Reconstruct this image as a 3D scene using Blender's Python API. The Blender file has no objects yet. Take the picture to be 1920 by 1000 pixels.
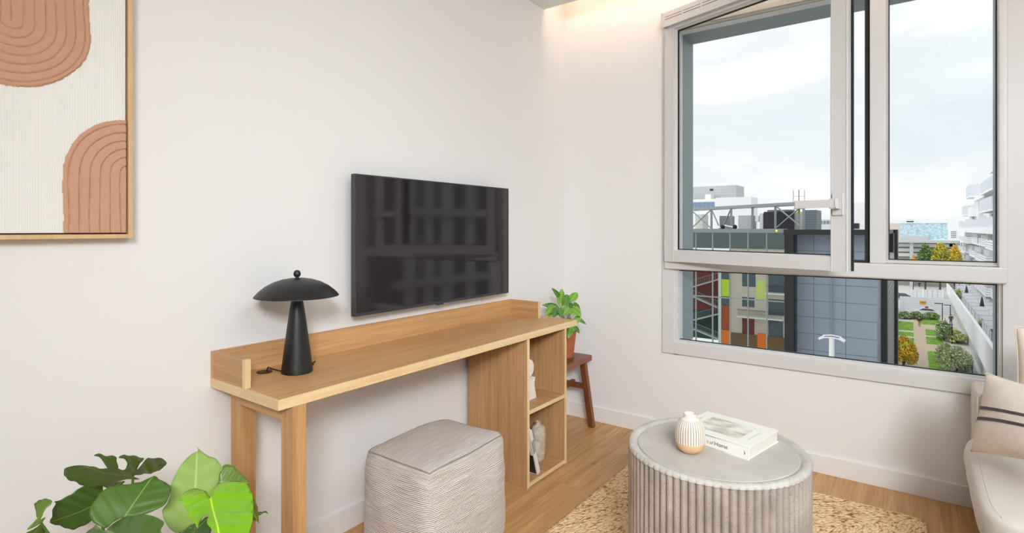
import bpy, bmesh, math, random
from mathutils import Vector, Matrix, noise, geometry
random.seed(7)
S = bpy.context.scene
COL = S.collection
PI = math.pi

# ------------------------------------------------------------------ camera geometry
F, CX, HY = 1028.0, 960.0, 429.0
_n = math.hypot(755, 1028)
D1 = (755/_n, 1028/_n); D2 = (-1028/_n, 755/_n)
_D = F*1.25/347.0; _C = (100/F*_D, _D)
CAM = (-(_C[0]*D1[0]+_C[1]*D1[1]), -(_C[0]*D2[0]+_C[1]*D2[1]), 1.25)
def ray(px, py):
    a = (px-CX)/F
    return (a*D1[0]+D1[1], a*D2[0]+D2[1], -(py-HY)/F)
def at(px, py, ax, v):
    """where the sight line through a photo point meets the plane axis=v"""
    r = ray(px, py); t = (v-CAM[ax])/r[ax]
    return Vector([CAM[i]+t*r[i] for i in range(3)])
def atd(px, py, d):
    r = ray(px, py)
    return Vector([CAM[i]+d*r[i] for i in range(3)])

# ------------------------------------------------------------------ materials
def nmat(name):
    m = bpy.data.materials.new(name); m.use_nodes = True
    nt = m.node_tree; b = nt.nodes['Principled BSDF']
    return m, nt, b
def srgb(c):
    return tuple(((x/255.0)/12.92 if x/255.0 <= .04045 else ((x/255.0+.055)/1.055)**2.4) for x in c)
def N(nt, t, **kw):
    n = nt.nodes.new(t)
    for k, v in kw.items():
        if k.startswith('i_'): n.inputs[k[2:].replace('_', ' ')].default_value = v
        else: setattr(n, k, v)
    return n
def L(nt, a, b): nt.links.new(a, b)
def math_n(nt, op, a, b=None):
    n = nt.nodes.new('ShaderNodeMath'); n.operation = op
    for i, v in enumerate((a, b)):
        if v is None: continue
        if hasattr(v, 'node'): L(nt, v, n.inputs[i])
        else: n.inputs[i].default_value = v
    return n.outputs[0]
def mix_n(nt, fac, a, b):
    n = nt.nodes.new('ShaderNodeMix'); n.data_type = 'RGBA'
    for idx, v in ((0, fac), (6, a), (7, b)):
        if hasattr(v, 'node'): L(nt, v, n.inputs[idx])
        elif idx == 0: n.inputs[0].default_value = v
        else: n.inputs[idx].default_value = (*v[:3], 1)
    return n.outputs[2]
def plain(name, rgb, rough=.6, metal=0, var=0.0, scale=40, bump=0.0, bscale=None, spec=.5, coat=0):
    m, nt, b = nmat(name)
    c = srgb(rgb)
    b.inputs['Base Color'].default_value = (*c, 1)
    b.inputs['Roughness'].default_value = rough
    b.inputs['Metallic'].default_value = metal
    b.inputs['Specular IOR Level'].default_value = spec
    if coat: b.inputs['Coat Weight'].default_value = coat
    tc = N(nt, 'ShaderNodeTexCoord')
    if var:
        nz = N(nt, 'ShaderNodeTexNoise'); nz.inputs['Scale'].default_value = scale; nz.inputs['Detail'].default_value = 5
        L(nt, tc.outputs['Object'], nz.inputs['Vector'])
        o = mix_n(nt, nz.outputs['Fac'], tuple(x*(1-var) for x in c), tuple(min(1, x*(1+var)) for x in c))
        L(nt, o, b.inputs['Base Color'])
    if bump:
        nz = N(nt, 'ShaderNodeTexNoise'); nz.inputs['Scale'].default_value = bscale or scale; nz.inputs['Detail'].default_value = 4
        L(nt, tc.outputs['Object'], nz.inputs['Vector'])
        bp = N(nt, 'ShaderNodeBump'); bp.inputs['Strength'].default_value = bump; bp.inputs['Distance'].default_value = .002
        L(nt, nz.outputs['Fac'], bp.inputs['Height']); L(nt, bp.outputs[0], b.inputs['Normal'])
    return m
def wood(name, light, dark, axis=0, rough=.5, fine=1.0, knots=0.0):
    """straight-grained wood, grain along the given axis"""
    m, nt, b = nmat(name)
    tc = N(nt, 'ShaderNodeTexCoord')
    def stretched(along, across, detail):
        mp = N(nt, 'ShaderNodeMapping')
        sc = [across]*3; sc[axis] = along
        mp.inputs['Scale'].default_value = sc
        L(nt, tc.outputs['Object'], mp.inputs['Vector'])
        nz = N(nt, 'ShaderNodeTexNoise'); nz.inputs['Scale'].default_value = 1; nz.inputs['Detail'].default_value = detail
        nz.inputs['Distortion'].default_value = .3
        L(nt, mp.outputs[0], nz.inputs['Vector'])
        return nz.outputs['Fac']
    a = stretched(2.0, 60*fine, 4); c = stretched(9, 330*fine, 3); d = stretched(.9, 9, 3)
    s = math_n(nt, 'ADD', math_n(nt, 'MULTIPLY', a, .45), math_n(nt, 'ADD', math_n(nt, 'MULTIPLY', c, .3), math_n(nt, 'MULTIPLY', d, .25)))
    cr = N(nt, 'ShaderNodeValToRGB'); cr.color_ramp.elements[0].position = .36; cr.color_ramp.elements[1].position = .64
    cr.color_ramp.elements[0].color = (*srgb(dark), 1); cr.color_ramp.elements[1].color = (*srgb(light), 1)
    L(nt, s, cr.inputs[0])
    out = cr.outputs[0]
    if knots:
        mp = N(nt, 'ShaderNodeMapping'); sc = [6]*3; sc[axis] = 3.0; mp.inputs['Scale'].default_value = sc
        L(nt, tc.outputs['Object'], mp.inputs['Vector'])
        vo = N(nt, 'ShaderNodeTexVoronoi'); vo.inputs['Scale'].default_value = knots; L(nt, mp.outputs[0], vo.inputs['Vector'])
        k = N(nt, 'ShaderNodeValToRGB'); k.color_ramp.elements[0].position = .03; k.color_ramp.elements[1].position = .10
        k.color_ramp.elements[0].color = (.45, .4, .35, 1); k.color_ramp.elements[1].color = (1, 1, 1, 1)
        L(nt, vo.outputs['Distance'], k.inputs[0])
        mm = N(nt, 'ShaderNodeMix'); mm.data_type = 'RGBA'; mm.blend_type = 'MULTIPLY'; mm.inputs[0].default_value = 1
        L(nt, out, mm.inputs[6]); L(nt, k.outputs[0], mm.inputs[7]); out = mm.outputs[2]
    L(nt, out, b.inputs['Base Color'])
    b.inputs['Roughness'].default_value = rough
    bp = N(nt, 'ShaderNodeBump'); bp.inputs['Strength'].default_value = .15; bp.inputs['Distance'].default_value = .0006
    L(nt, c, bp.inputs['Height']); L(nt, bp.outputs[0], b.inputs['Normal'])
    return m
def grid_mat(name, base, line, a_ax, a_sp, a_off, b_sp, b_off, w, rough=.5, metal=0, var=.06, spec=.5, wb=None):
    """cladding with joints every a_sp along a_ax and every b_sp in height"""
    m, nt, b = nmat(name)
    tc = N(nt, 'ShaderNodeTexCoord'); sx = N(nt, 'ShaderNodeSeparateXYZ'); L(nt, tc.outputs['Object'], sx.inputs[0])
    def ln(o, sp, off, ww):
        f = math_n(nt, 'FRACT', math_n(nt, 'DIVIDE', math_n(nt, 'ADD', o, 1000*sp-off), sp))
        return math_n(nt, 'LESS_THAN', f, ww/sp)
    la = ln(sx.outputs[a_ax], a_sp, a_off, w); lb = ln(sx.outputs[2], b_sp, b_off, wb or w)
    k = math_n(nt, 'MAXIMUM', la, lb)
    nz = N(nt, 'ShaderNodeTexNoise'); nz.inputs['Scale'].default_value = .5; nz.inputs['Detail'].default_value = 6
    L(nt, tc.outputs['Object'], nz.inputs['Vector'])
    c = srgb(base)
    bc = mix_n(nt, nz.outputs['Fac'], tuple(x*(1-var) for x in c), tuple(x*(1+var) for x in c))
    L(nt, mix_n(nt, k, bc, srgb(line)), b.inputs['Base Color'])
    b.inputs['Roughness'].default_value = rough; b.inputs['Metallic'].default_value = metal
    b.inputs['Specular IOR Level'].default_value = spec
    return m
def glass_mat(name, tint=(.965, .98, .975), ior=1.45, refl=.14):
    m = bpy.data.materials.new(name); m.use_nodes = True; nt = m.node_tree; nt.nodes.clear()
    o = N(nt, 'ShaderNodeOutputMaterial'); tr = N(nt, 'ShaderNodeBsdfTransparent'); tr.inputs[0].default_value = (*tint, 1)
    gl = N(nt, 'ShaderNodeBsdfGlossy'); gl.inputs['Roughness'].default_value = .02
    fr = N(nt, 'ShaderNodeFresnel'); fr.inputs[0].default_value = ior
    mx = N(nt, 'ShaderNodeMixShader')
    L(nt, math_n(nt, 'MULTIPLY', fr.outputs[0], refl), mx.inputs[0]); L(nt, tr.outputs[0], mx.inputs[1]); L(nt, gl.outputs[0], mx.inputs[2]); L(nt, mx.outputs[0], o.inputs[0])
    return m

M = {}
M['wall'] = plain('white wall paint', (238, 237, 236), .75, bump=.06, bscale=350, spec=.25)
M['ceil'] = plain('white ceiling paint', (238, 238, 238), .8, spec=.2)
M['base'] = plain('white satin skirting', (238, 236, 234), .45)
M['pvc'] = plain('white window plastic', (220, 219, 218), .35, spec=.45)
M['gasket'] = plain('black rubber gasket', (20, 22, 24), .6)
M['reveal'] = plain('grey metal reveal lining', (140, 153, 157), .55)
M['glass'] = glass_mat('window glass')
M['oak'] = wood('oak veneer along', (220, 175, 122), (188, 141, 91), 0)
M['oak_y'] = wood('oak veneer across', (205, 163, 113), (172, 128, 82), 1)
M['oak_z'] = wood('oak veneer upright', (200, 158, 112), (164, 122, 80), 2)
M['oak_leg'] = wood('oak leg', (208, 164, 112), (176, 130, 82), 2, fine=.6)
M['pine'] = wood('pale pine edging', (240, 216, 172), (222, 188, 136), 0, fine=.45, knots=.8)
M['pine_y'] = wood('pale pine edging end', (240, 218, 176), (224, 192, 144), 1, fine=.45)
M['pine_z'] = wood('pale pine edging upright', (238, 212, 168), (220, 188, 138), 2, fine=.45)
M['frame_oak'] = wood('oak picture frame', (226, 194, 150), (208, 172, 126), 2)
M['stool'] = wood('reddish stool wood', (140, 84, 50), (92, 50, 28), 0, rough=.35, fine=.5)
M['stool_z'] = wood('reddish stool leg wood', (140, 84, 50), (92, 50, 28), 2, rough=.35, fine=.5)
M['black'] = plain('matt black metal', (26, 27, 29), .42, spec=.5, bump=.1, bscale=900)
M['rubber'] = plain('black plastic', (18, 18, 20), .4)
M['tvframe'] = plain('dark grey television bezel', (74, 74, 76), .35, metal=.5)
M['tvback'] = plain('black television back', (22, 22, 24), .6)
M['terracotta'] = plain('terracotta', (178, 98, 66), .8, var=.12, scale=25)
M['soil'] = plain('potting soil', (52, 38, 28), .95, var=.4, scale=60, bump=.6, bscale=90)
M['plaster'] = plain('white plaster', (236, 232, 226), .7, bump=.15, bscale=120)
M['paper'] = plain('page paper', (226, 222, 212), .8)
M['mag_white'] = plain('white glossy cover', (226, 224, 222), .35)
M['mag_dark'] = plain('dark glossy cover', (44, 42, 46), .3, var=.3, scale=14)
M['ink'] = plain('grey ink', (78, 78, 78), .7)
M['pale_ink'] = plain('pale grey ink', (196, 196, 188), .7)
M['cover'] = plain('ivory book cover', (238, 237, 229), .45)
M['hinge'] = plain('pale hinge metal', (206, 203, 198), .4)
M['hole'] = plain('dark hole', (60, 55, 52), .9)
M['canvas_fabric'] = plain('raw canvas edge', (110, 84, 60), .9)

def tv_screen():
    m, nt, b = nmat('television screen')
    b.inputs['Base Color'].default_value = (*srgb((38, 30, 34)), 1)
    b.inputs['Roughness'].default_value = .06
    b.inputs['Specular IOR Level'].default_value = .75
    return m
M['screen'] = tv_screen()

def oak_floor():
    m, nt, b = nmat('oak plank floor')
    tc = N(nt, 'ShaderNodeTexCoord')
    mp = N(nt, 'ShaderNodeMapping'); mp.inputs['Location'].default_value = (.37, .585, 0)
    L(nt, tc.outputs['Object'], mp.inputs['Vector'])
    br = N(nt, 'ShaderNodeTexBrick')
    br.inputs['Scale'].default_value = 1; br.inputs['Brick Width'].default_value = 1.38; br.inputs['Row Height'].default_value = .134
    br.inputs['Mortar Size'].default_value = .0009; br.inputs['Mortar Smooth'].default_value = .4; br.offset = .37
    br.inputs['Color1'].default_value = (0, 0, 0, 1); br.inputs['Color2'].default_value = (1, 1, 1, 1); br.inputs['Mortar'].default_value = (.5, .5, .5, 1)
    L(nt, mp.outputs[0], br.inputs['Vector'])
    def st(al, ac, det, dist=.6):
        q = N(nt, 'ShaderNodeMapping'); q.inputs['Scale'].default_value = (al, ac, 1); L(nt, tc.outputs['Object'], q.inputs['Vector'])
        ad = N(nt, 'ShaderNodeVectorMath'); ad.operation = 'MULTIPLY_ADD'
        L(nt, br.outputs['Color'], ad.inputs[0]); ad.inputs[1].default_value = (9, 5, 3); L(nt, q.outputs[0], ad.inputs[2])
        z = N(nt, 'ShaderNodeTexNoise'); z.inputs['Scale'].default_value = 1; z.inputs['Detail'].default_value = det; z.inputs['Distortion'].default_value = dist
        L(nt, ad.outputs[0], z.inputs['Vector']); return z.outputs['Fac']
    a = st(1.5, 26, 5, .9); c = st(5, 120, 4)
    s = math_n(nt, 'ADD', math_n(nt, 'MULTIPLY', a, .65), math_n(nt, 'MULTIPLY', c, .35))
    cr = N(nt, 'ShaderNodeValToRGB'); cr.color_ramp.elements[0].position = .32; cr.color_ramp.elements[1].position = .68
    cr.color_ramp.elements[0].color = (*srgb((170, 124, 76)), 1); cr.color_ramp.elements[1].color = (*srgb((220, 174, 118)), 1)
    L(nt, s, cr.inputs[0])
    tone = mix_n(nt, math_n(nt, 'MULTIPLY', br.outputs['Color'], .16), cr.outputs[0], srgb((182, 130, 80)))
    # knots
    kmp = N(nt, 'ShaderNodeMapping'); kmp.inputs['Scale'].default_value = (1.6, 4.6, 1); L(nt, tc.outputs['Object'], kmp.inputs['Vector'])
    vo = N(nt, 'ShaderNodeTexVoronoi'); vo.inputs['Scale'].default_value = 1.0; L(nt, kmp.outputs[0], vo.inputs['Vector'])
    k = N(nt, 'ShaderNodeValToRGB'); k.color_ramp.elements[0].position = .02; k.color_ramp.elements[1].position = .075
    k.color_ramp.elements[0].color = (.6, .6, .6, 1); k.color_ramp.elements[1].color = (0, 0, 0, 1)
    L(nt, vo.outputs['Distance'], k.inputs[0])
    t2 = mix_n(nt, k.outputs[0], tone, srgb((112, 78, 48)))
    t3 = mix_n(nt, math_n(nt, 'MULTIPLY', br.outputs['Fac'], .7), t2, srgb((205, 168, 112)))
    L(nt, t3, b.inputs['Base Color']); b.inputs['Roughness'].default_value = .42
    bp = N(nt, 'ShaderNodeBump'); bp.inputs['Strength'].default_value = .2; bp.inputs['Distance'].default_value = .0006
    L(nt, c, bp.inputs['Height']); L(nt, bp.outputs[0], b.inputs['Normal'])
    return m
M['floor'] = oak_floor()

def fabric(name, c1, c2, sc=900, rough=.9, bump=.5, cloud=4):
    m, nt, b = nmat(name)
    tc = N(nt, 'ShaderNodeTexCoord')
    a = N(nt, 'ShaderNodeTexNoise'); a.inputs['Scale'].default_value = sc; a.inputs['Detail'].default_value = 2
    g = N(nt, 'ShaderNodeTexNoise'); g.inputs['Scale'].default_value = cloud; g.inputs['Detail'].default_value = 6
    for x in (a, g): L(nt, tc.outputs['Object'], x.inputs['Vector'])
    s = math_n(nt, 'ADD', math_n(nt, 'MULTIPLY', a.outputs['Fac'], .7), math_n(nt, 'MULTIPLY', g.outputs['Fac'], .3))
    cr = N(nt, 'ShaderNodeValToRGB'); cr.color_ramp.elements[0].position = .35; cr.color_ramp.elements[1].position = .65
    cr.color_ramp.elements[0].color = (*srgb(c2), 1); cr.color_ramp.elements[1].color = (*srgb(c1), 1)
    L(nt, s, cr.inputs[0]); L(nt, cr.outputs[0], b.inputs['Base Color'])
    b.inputs['Roughness'].default_value = rough; b.inputs['Specular IOR Level'].default_value = .2
    b.inputs['Sheen Weight'].default_value = .15
    bp = N(nt, 'ShaderNodeBump'); bp.inputs['Strength'].default_value = bump; bp.inputs['Distance'].default_value = .0008
    L(nt, a.outputs['Fac'], bp.inputs['Height']); L(nt, bp.outputs[0], b.inputs['Normal'])
    return m
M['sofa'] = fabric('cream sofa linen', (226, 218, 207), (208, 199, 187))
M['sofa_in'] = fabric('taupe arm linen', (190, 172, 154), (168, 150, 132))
M['cushion'] = fabric('beige slubby linen', (240, 229, 216), (216, 201, 184), 420, cloud=14)
M['stripe'] = fabric('charcoal wool stripe', (96, 86, 82), (48, 42, 42), 260, bump=.8)

def knit():
    m, nt, b = nmat('oatmeal ribbed knit')
    uv = N(nt, 'ShaderNodeUVMap'); sx = N(nt, 'ShaderNodeSeparateXYZ'); L(nt, uv.outputs[0], sx.inputs[0])
    tc = N(nt, 'ShaderNodeTexCoord')
    wob = N(nt, 'ShaderNodeTexNoise'); wob.inputs['Scale'].default_value = 9; wob.inputs['Detail'].default_value = 3; L(nt, tc.outputs['Object'], wob.inputs['Vector'])
    v = math_n(nt, 'ADD', sx.outputs[1], math_n(nt, 'MULTIPLY', wob.outputs['Fac'], .02))
    rows = math_n(nt, 'SINE', math_n(nt, 'MULTIPLY', v, 2*PI/.0062), None)
    cols = math_n(nt, 'SINE', math_n(nt, 'ADD', math_n(nt, 'MULTIPLY', sx.outputs[0], 2*PI/.0055), math_n(nt, 'MULTIPLY', v, 2*PI/.0125)), None)
    h = math_n(nt, 'ADD', math_n(nt, 'MULTIPLY', rows, .8), math_n(nt, 'MULTIPLY', cols, .45))
    f = math_n(nt, 'ADD', math_n(nt, 'MULTIPLY', h, .32), .55)
    mp = N(nt, 'ShaderNodeMapping'); mp.inputs['Scale'].default_value = (9, 160, 1); L(nt, uv.outputs[0], mp.inputs['Vector'])
    st = N(nt, 'ShaderNodeTexNoise'); st.inputs['Scale'].default_value = 1; st.inputs['Detail'].default_value = 4; L(nt, mp.outputs[0], st.inputs['Vector'])
    f2 = math_n(nt, 'ADD', math_n(nt, 'MULTIPLY', f, .55), math_n(nt, 'MULTIPLY', st.outputs['Fac'], .45))
    cr = N(nt, 'ShaderNodeValToRGB'); e = cr.color_ramp.elements
    e[0].position = .28; e[0].color = (*srgb((138, 127, 120)), 1); e[1].position = .64; e[1].color = (*srgb((242, 235, 229)), 1)
    mid = e.new(.45); mid.color = (*srgb((212, 201, 193)), 1)
    L(nt, f2, cr.inputs[0]); L(nt, cr.outputs[0], b.inputs['Base Color'])
    b.inputs['Roughness'].default_value = .95; b.inputs['Specular IOR Level'].default_value = .15
    bp = N(nt, 'ShaderNodeBump'); bp.inputs['Strength'].default_value = .8; bp.inputs['Distance'].default_value = .0015
    L(nt, h, bp.inputs['Height']); L(nt, bp.outputs[0], b.inputs['Normal'])
    return m
M['knit'] = knit()

def jute():
    m, nt, b = nmat('braided jute')
    uv = N(nt, 'ShaderNodeUVMap'); tc = N(nt, 'ShaderNodeTexCoord')
    vo = N(nt, 'ShaderNodeTexVoronoi'); vo.inputs['Scale'].default_value = 1; vo.inputs['Randomness'].default_value = .75
    mp = N(nt, 'ShaderNodeMapping'); mp.inputs['Scale'].default_value = (62, 92, 1)
    L(nt, uv.outputs[0], mp.inputs['Vector']); L(nt, mp.outputs[0], vo.inputs['Vector'])
    nz = N(nt, 'ShaderNodeTexNoise'); nz.inputs['Scale'].default_value = 260; nz.inputs['Detail'].default_value = 3; L(nt, tc.outputs['Object'], nz.inputs['Vector'])
    g = N(nt, 'ShaderNodeTexNoise'); g.inputs['Scale'].default_value = 7; g.inputs['Detail'].default_value = 4; L(nt, tc.outputs['Object'], g.inputs['Vector'])
    s = math_n(nt, 'SUBTRACT', 1.0, vo.outputs['Distance'])
    s2 = math_n(nt, 'ADD', math_n(nt, 'MULTIPLY', s, .55), math_n(nt, 'ADD', math_n(nt, 'MULTIPLY', nz.outputs['Fac'], .22), math_n(nt, 'MULTIPLY', g.outputs['Fac'], .22)))
    cr = N(nt, 'ShaderNodeValToRGB'); e = cr.color_ramp.elements
    e[0].position = .30; e[0].color = (*srgb((150, 104, 62)), 1); e[1].position = .60; e[1].color = (*srgb((252, 226, 186)), 1)
    k = e.new(.42); k.color = (*srgb((236, 196, 144)), 1)
    L(nt, s2, cr.inputs[0]); L(nt, cr.outputs[0], b.inputs['Base Color'])
    b.inputs['Roughness'].default_value = .95; b.inputs['Specular IOR Level'].default_value = .15
    bp = N(nt, 'ShaderNodeBump'); bp.inputs['Strength'].default_value = 1; bp.inputs['Distance'].default_value = .006
    L(nt, s, bp.inputs['Height']); L(nt, bp.outputs[0], b.inputs['Normal'])
    return m
M['jute'] = jute()

def concrete(name, c1, c2, pits=True, sc=5):
    m, nt, b = nmat(name)
    tc = N(nt, 'ShaderNodeTexCoord')
    g = N(nt, 'ShaderNodeTexNoise'); g.inputs['Scale'].default_value = sc; g.inputs['Detail'].default_value = 8; g.inputs['Roughness'].default_value = .6
    L(nt, tc.outputs['Object'], g.inputs['Vector'])
    cr = N(nt, 'ShaderNodeValToRGB'); cr.color_ramp.elements[0].position = .35; cr.color_ramp.elements[1].position = .65
    cr.color_ramp.elements[0].color = (*srgb(c2), 1); cr.color_ramp.elements[1].color = (*srgb(c1), 1)
    L(nt, g.outputs['Fac'], cr.inputs[0]); out = cr.outputs[0]
    if pits:
        mp = N(nt, 'ShaderNodeMapping'); mp.inputs['Scale'].default_value = (1, 1, .6); L(nt, tc.outputs['Object'], mp.inputs['Vector'])
        vo = N(nt, 'ShaderNodeTexNoise'); vo.inputs['Scale'].default_value = 420; vo.inputs['Detail'].default_value = 1; L(nt, mp.outputs[0], vo.inputs['Vector'])
        k = N(nt, 'ShaderNodeValToRGB'); k.color_ramp.elements[0].position = .30; k.color_ramp.elements[1].position = .36
        k.color_ramp.elements[0].color = (.45, .4, .38, 1); k.color_ramp.elements[1].color = (1, 1, 1, 1)
        L(nt, vo.outputs['Fac'], k.inputs[0])
        mm = N(nt, 'ShaderNodeMix'); mm.data_type = 'RGBA'; mm.blend_type = 'MULTIPLY'; mm.inputs[0].default_value = 1
        L(nt, out, mm.inputs[6]); L(nt, k.outputs[0], mm.inputs[7]); out = mm.outputs[2]
    L(nt, out, b.inputs['Base Color']); b.inputs['Roughness'].default_value = .6
    return m
M['conc_side'] = concrete('ribbed grey concrete', (188, 176, 165), (148, 137, 127))
M['conc_top'] = concrete('smooth pale concrete', (200, 195, 188), (180, 174, 166), False, 4)
M['conc_rim'] = concrete('worn pale concrete rim', (204, 201, 195), (184, 179, 171), False, 12)

def leaf_mat(name, c1, c2, vein, nv=7, stripes=False, rough=.32, slant=.55):
    m, nt, b = nmat(name)
    uv = N(nt, 'ShaderNodeUVMap'); sx = N(nt, 'ShaderNodeSeparateXYZ'); L(nt, uv.outputs[0], sx.inputs[0])
    tc = N(nt, 'ShaderNodeTexCoord')
    nz = N(nt, 'ShaderNodeTexNoise'); nz.inputs['Scale'].default_value = 14; nz.inputs['Detail'].default_value = 4; L(nt, tc.outputs['Object'], nz.inputs['Vector'])
    av = math_n(nt, 'ABSOLUTE', sx.outputs[1])
    base = mix_n(nt, nz.outputs['Fac'], srgb(c1), srgb(c2))
    mid = math_n(nt, 'LESS_THAN', av, .013)
    q = math_n(nt, 'SUBTRACT', sx.outputs[0], math_n(nt, 'MULTIPLY', av, slant))
    fr = math_n(nt, 'FRACT', math_n(nt, 'MULTIPLY', math_n(nt, 'ADD', q, 10), nv))
    if stripes:
        tri = math_n(nt, 'ABSOLUTE', math_n(nt, 'SUBTRACT', fr, .5))
        band = math_n(nt, 'LESS_THAN', tri, .16)
        band = math_n(nt, 'MULTIPLY', band, math_n(nt, 'GREATER_THAN', av, .04))
        band = math_n(nt, 'MULTIPLY', band, math_n(nt, 'LESS_THAN', av, .2))
        col = mix_n(nt, band, base, srgb(vein)); L(nt, col, b.inputs['Base Color'])
    else:
        line = math_n(nt, 'LESS_THAN', fr, .035)
        k = math_n(nt, 'MAXIMUM', mid, math_n(nt, 'MULTIPLY', line, .22))
        L(nt, mix_n(nt, k, base, srgb(vein)), b.inputs['Base Color'])
        bp = N(nt, 'ShaderNodeBump'); bp.inputs['Strength'].default_value = .12; bp.inputs['Distance'].default_value = .004
        tri = math_n(nt, 'ABSOLUTE', math_n(nt, 'SUBTRACT', fr, .5))
        L(nt, tri, bp.inputs['Height']); L(nt, bp.outputs[0], b.inputs['Normal'])
    b.inputs['Roughness'].default_value = rough
    b.inputs['Subsurface Weight'].default_value = 0
    return m
M['leaf_dark'] = leaf_mat('dark monstera leaf', (52, 88, 34), (72, 112, 44), (112, 150, 74), rough=.42)
M['leaf_mid'] = leaf_mat('green monstera leaf', (64, 98, 32), (84, 122, 42), (126, 160, 80), rough=.42)
M['leaf_pale'] = leaf_mat('pale underside leaf', (134, 166, 76), (160, 188, 98), (170, 200, 112), nv=5, rough=.55)
M['leaf_bright'] = leaf_mat('bright young leaf', (96, 160, 10), (140, 190, 22), (190, 222, 60), nv=6, rough=.22)
M['leaf_olive'] = leaf_mat('olive young leaf', (88, 116, 34), (112, 140, 48), (150, 172, 80))
M['leaf_calathea'] = leaf_mat('pale striped leaf', (118, 172, 50), (150, 196, 76), (44, 104, 36), nv=9, stripes=True, rough=.4, slant=-.9)
M['leaf_calathea2'] = leaf_mat('green striped leaf', (74, 130, 44), (108, 160, 62), (36, 88, 32), nv=9, stripes=True, rough=.4, slant=-.9)
M['stem'] = plain('green stem', (84, 112, 50), .5)

# ------------------------------------------------------------------ mesh helpers
class MB:
    def __init__(s): s.bm = bmesh.new(); s.uv = None
    def box(s, a, b, bev=0, seg=2):
        r = bmesh.ops.create_cube(s.bm, size=1)
        c = [(a[i]+b[i])/2 for i in range(3)]; d = [abs(b[i]-a[i]) for i in range(3)]
        for v in r['verts']: v.co = Vector((c[0]+v.co.x*d[0], c[1]+v.co.y*d[1], c[2]+v.co.z*d[2]))
        if bev:
            es = list({e for v in r['verts'] for e in v.link_edges})
            bmesh.ops.bevel(s.bm, geom=es, offset=min(bev, min(d)*.45), segments=seg, affect='EDGES', profile=.5)
        return s
    def obox(s, c, u, v, w, su, sv, sw, bev=0):
        """oriented box: centre, three unit axes, three sizes"""
        r = bmesh.ops.create_cube(s.bm, size=1)
        c, u, v, w = Vector(c), Vector(u), Vector(v), Vector(w)
        for q in r['verts']: q.co = c+u*q.co.x*su+v*q.co.y*sv+w*q.co.z*sw
        if bev:
            es = list({e for q in r['verts'] for e in q.link_edges})
            bmesh.ops.bevel(s.bm, geom=es, offset=bev, segments=2, affect='EDGES', profile=.5)
        return s
    def bar(s, p, q, w, t=None, bev=0):
        """square bar from p to q"""
        p, q = Vector(p), Vector(q); d = (q-p); l = d.length; d.normalize()
        up = Vector((0, 0, 1)) if abs(d.z) < .9 else Vector((1, 0, 0))
        a = d.cross(up).normalized(); b = a.cross(d)
        return s.obox((p+q)/2, d, a, b, l, w, t or w, bev)
    def tube(s, pts, r, n=10, cap=True):
        pts = [Vector(p) for p in pts]
        rr = r if isinstance(r, (list, tuple)) else [r]*len(pts)
        rings = []; a = None
        for i, p in enumerate(pts):
            d = (pts[min(i+1, len(pts)-1)]-pts[max(i-1, 0)]).normalized()
            if a is None:
                a = d.cross(Vector((0, 0, 1)) if abs(d.z) < .9 else Vector((1, 0, 0))).normalized()
            else: a = (a-d*a.dot(d)).normalized()
            b = d.cross(a)
            rings.append([s.bm.verts.new(p+(a*math.cos(2*PI*k/n)+b*math.sin(2*PI*k/n))*rr[i]) for k in range(n)])
        for i in range(len(rings)-1):
            for k in range(n): s.bm.faces.new((rings[i][k], rings[i][(k+1) % n], rings[i+1][(k+1) % n], rings[i+1][k]))
        if cap:
            s.bm.faces.new(rings[0][::-1]); s.bm.faces.new(rings[-1])
        return s
    def lathe(s, prof, c=(0, 0, 0), n=48, rf=None, caps=True):
        """profile list of (r, z); rf(theta, i) scales the radius"""
        rings = []
        for i, (r, z) in enumerate(prof):
            rings.append([s.bm.verts.new((c[0]+r*(rf(2*PI*k/n, i) if rf else 1)*math.cos(2*PI*k/n), c[1]+r*(rf(2*PI*k/n, i) if rf else 1)*math.sin(2*PI*k/n), c[2]+z)) for k in range(n)])
        for i in range(len(rings)-1):
            for k in range(n): s.bm.faces.new((rings[i][k], rings[i][(k+1) % n], rings[i+1][(k+1) % n], rings[i+1][k]))
        if caps:
            s.bm.faces.new(rings[0][::-1]); s.bm.faces.new(rings[-1])
        return s
    def prism(s, poly, axis, a, b, bev=0):
        """polygon in the two other axes extruded along axis from a to b"""
        def mk(p, v):
            if axis == 0: return (v, p[0], p[1])
            if axis == 1: return (p[0], v, p[1])
            return (p[0], p[1], v)
        lo = [s.bm.verts.new(mk(p, a)) for p in poly]; hi = [s.bm.verts.new(mk(p, b)) for p in poly]
        fs = [s.bm.faces.new(lo), s.bm.faces.new(hi[::-1])]
        n = len(poly)
        for i in range(n): fs.append(s.bm.faces.new((lo[i], hi[i], hi[(i+1) % n], lo[(i+1) % n])))
        if bev:
            bmesh.ops.bevel(s.bm, geom=list({e for f in fs for e in f.edges}), offset=bev, segments=2, affect='EDGES', profile=.5)
        return s
    def build(s, name, mat, parent=None, smooth=30, mats=None):
        bmesh.ops.recalc_face_normals(s.bm, faces=s.bm.faces)
        me = bpy.data.meshes.new(name)
        off = world_of(parent) if parent else None
        if off is not None:
            for v in s.bm.verts: v.co -= off
        s.bm.to_mesh(me); s.bm.free()
        for m_ in (mats or [mat]): me.materials.append(m_)
        if smooth:
            for p in me.polygons: p.use_smooth = True
            me.set_sharp_from_angle(angle=math.radians(smooth))
        o = bpy.data.objects.new(name, me); COL.objects.link(o)
        if parent: o.parent = parent
        if smooth == 30:
            wn = o.modifiers.new('weighted normals', 'WEIGHTED_NORMAL'); wn.keep_sharp = True
        return o
def world_of(o):
    v = Vector((0, 0, 0))
    while o is not None: v += Vector(o.location); o = o.parent
    return v
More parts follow.
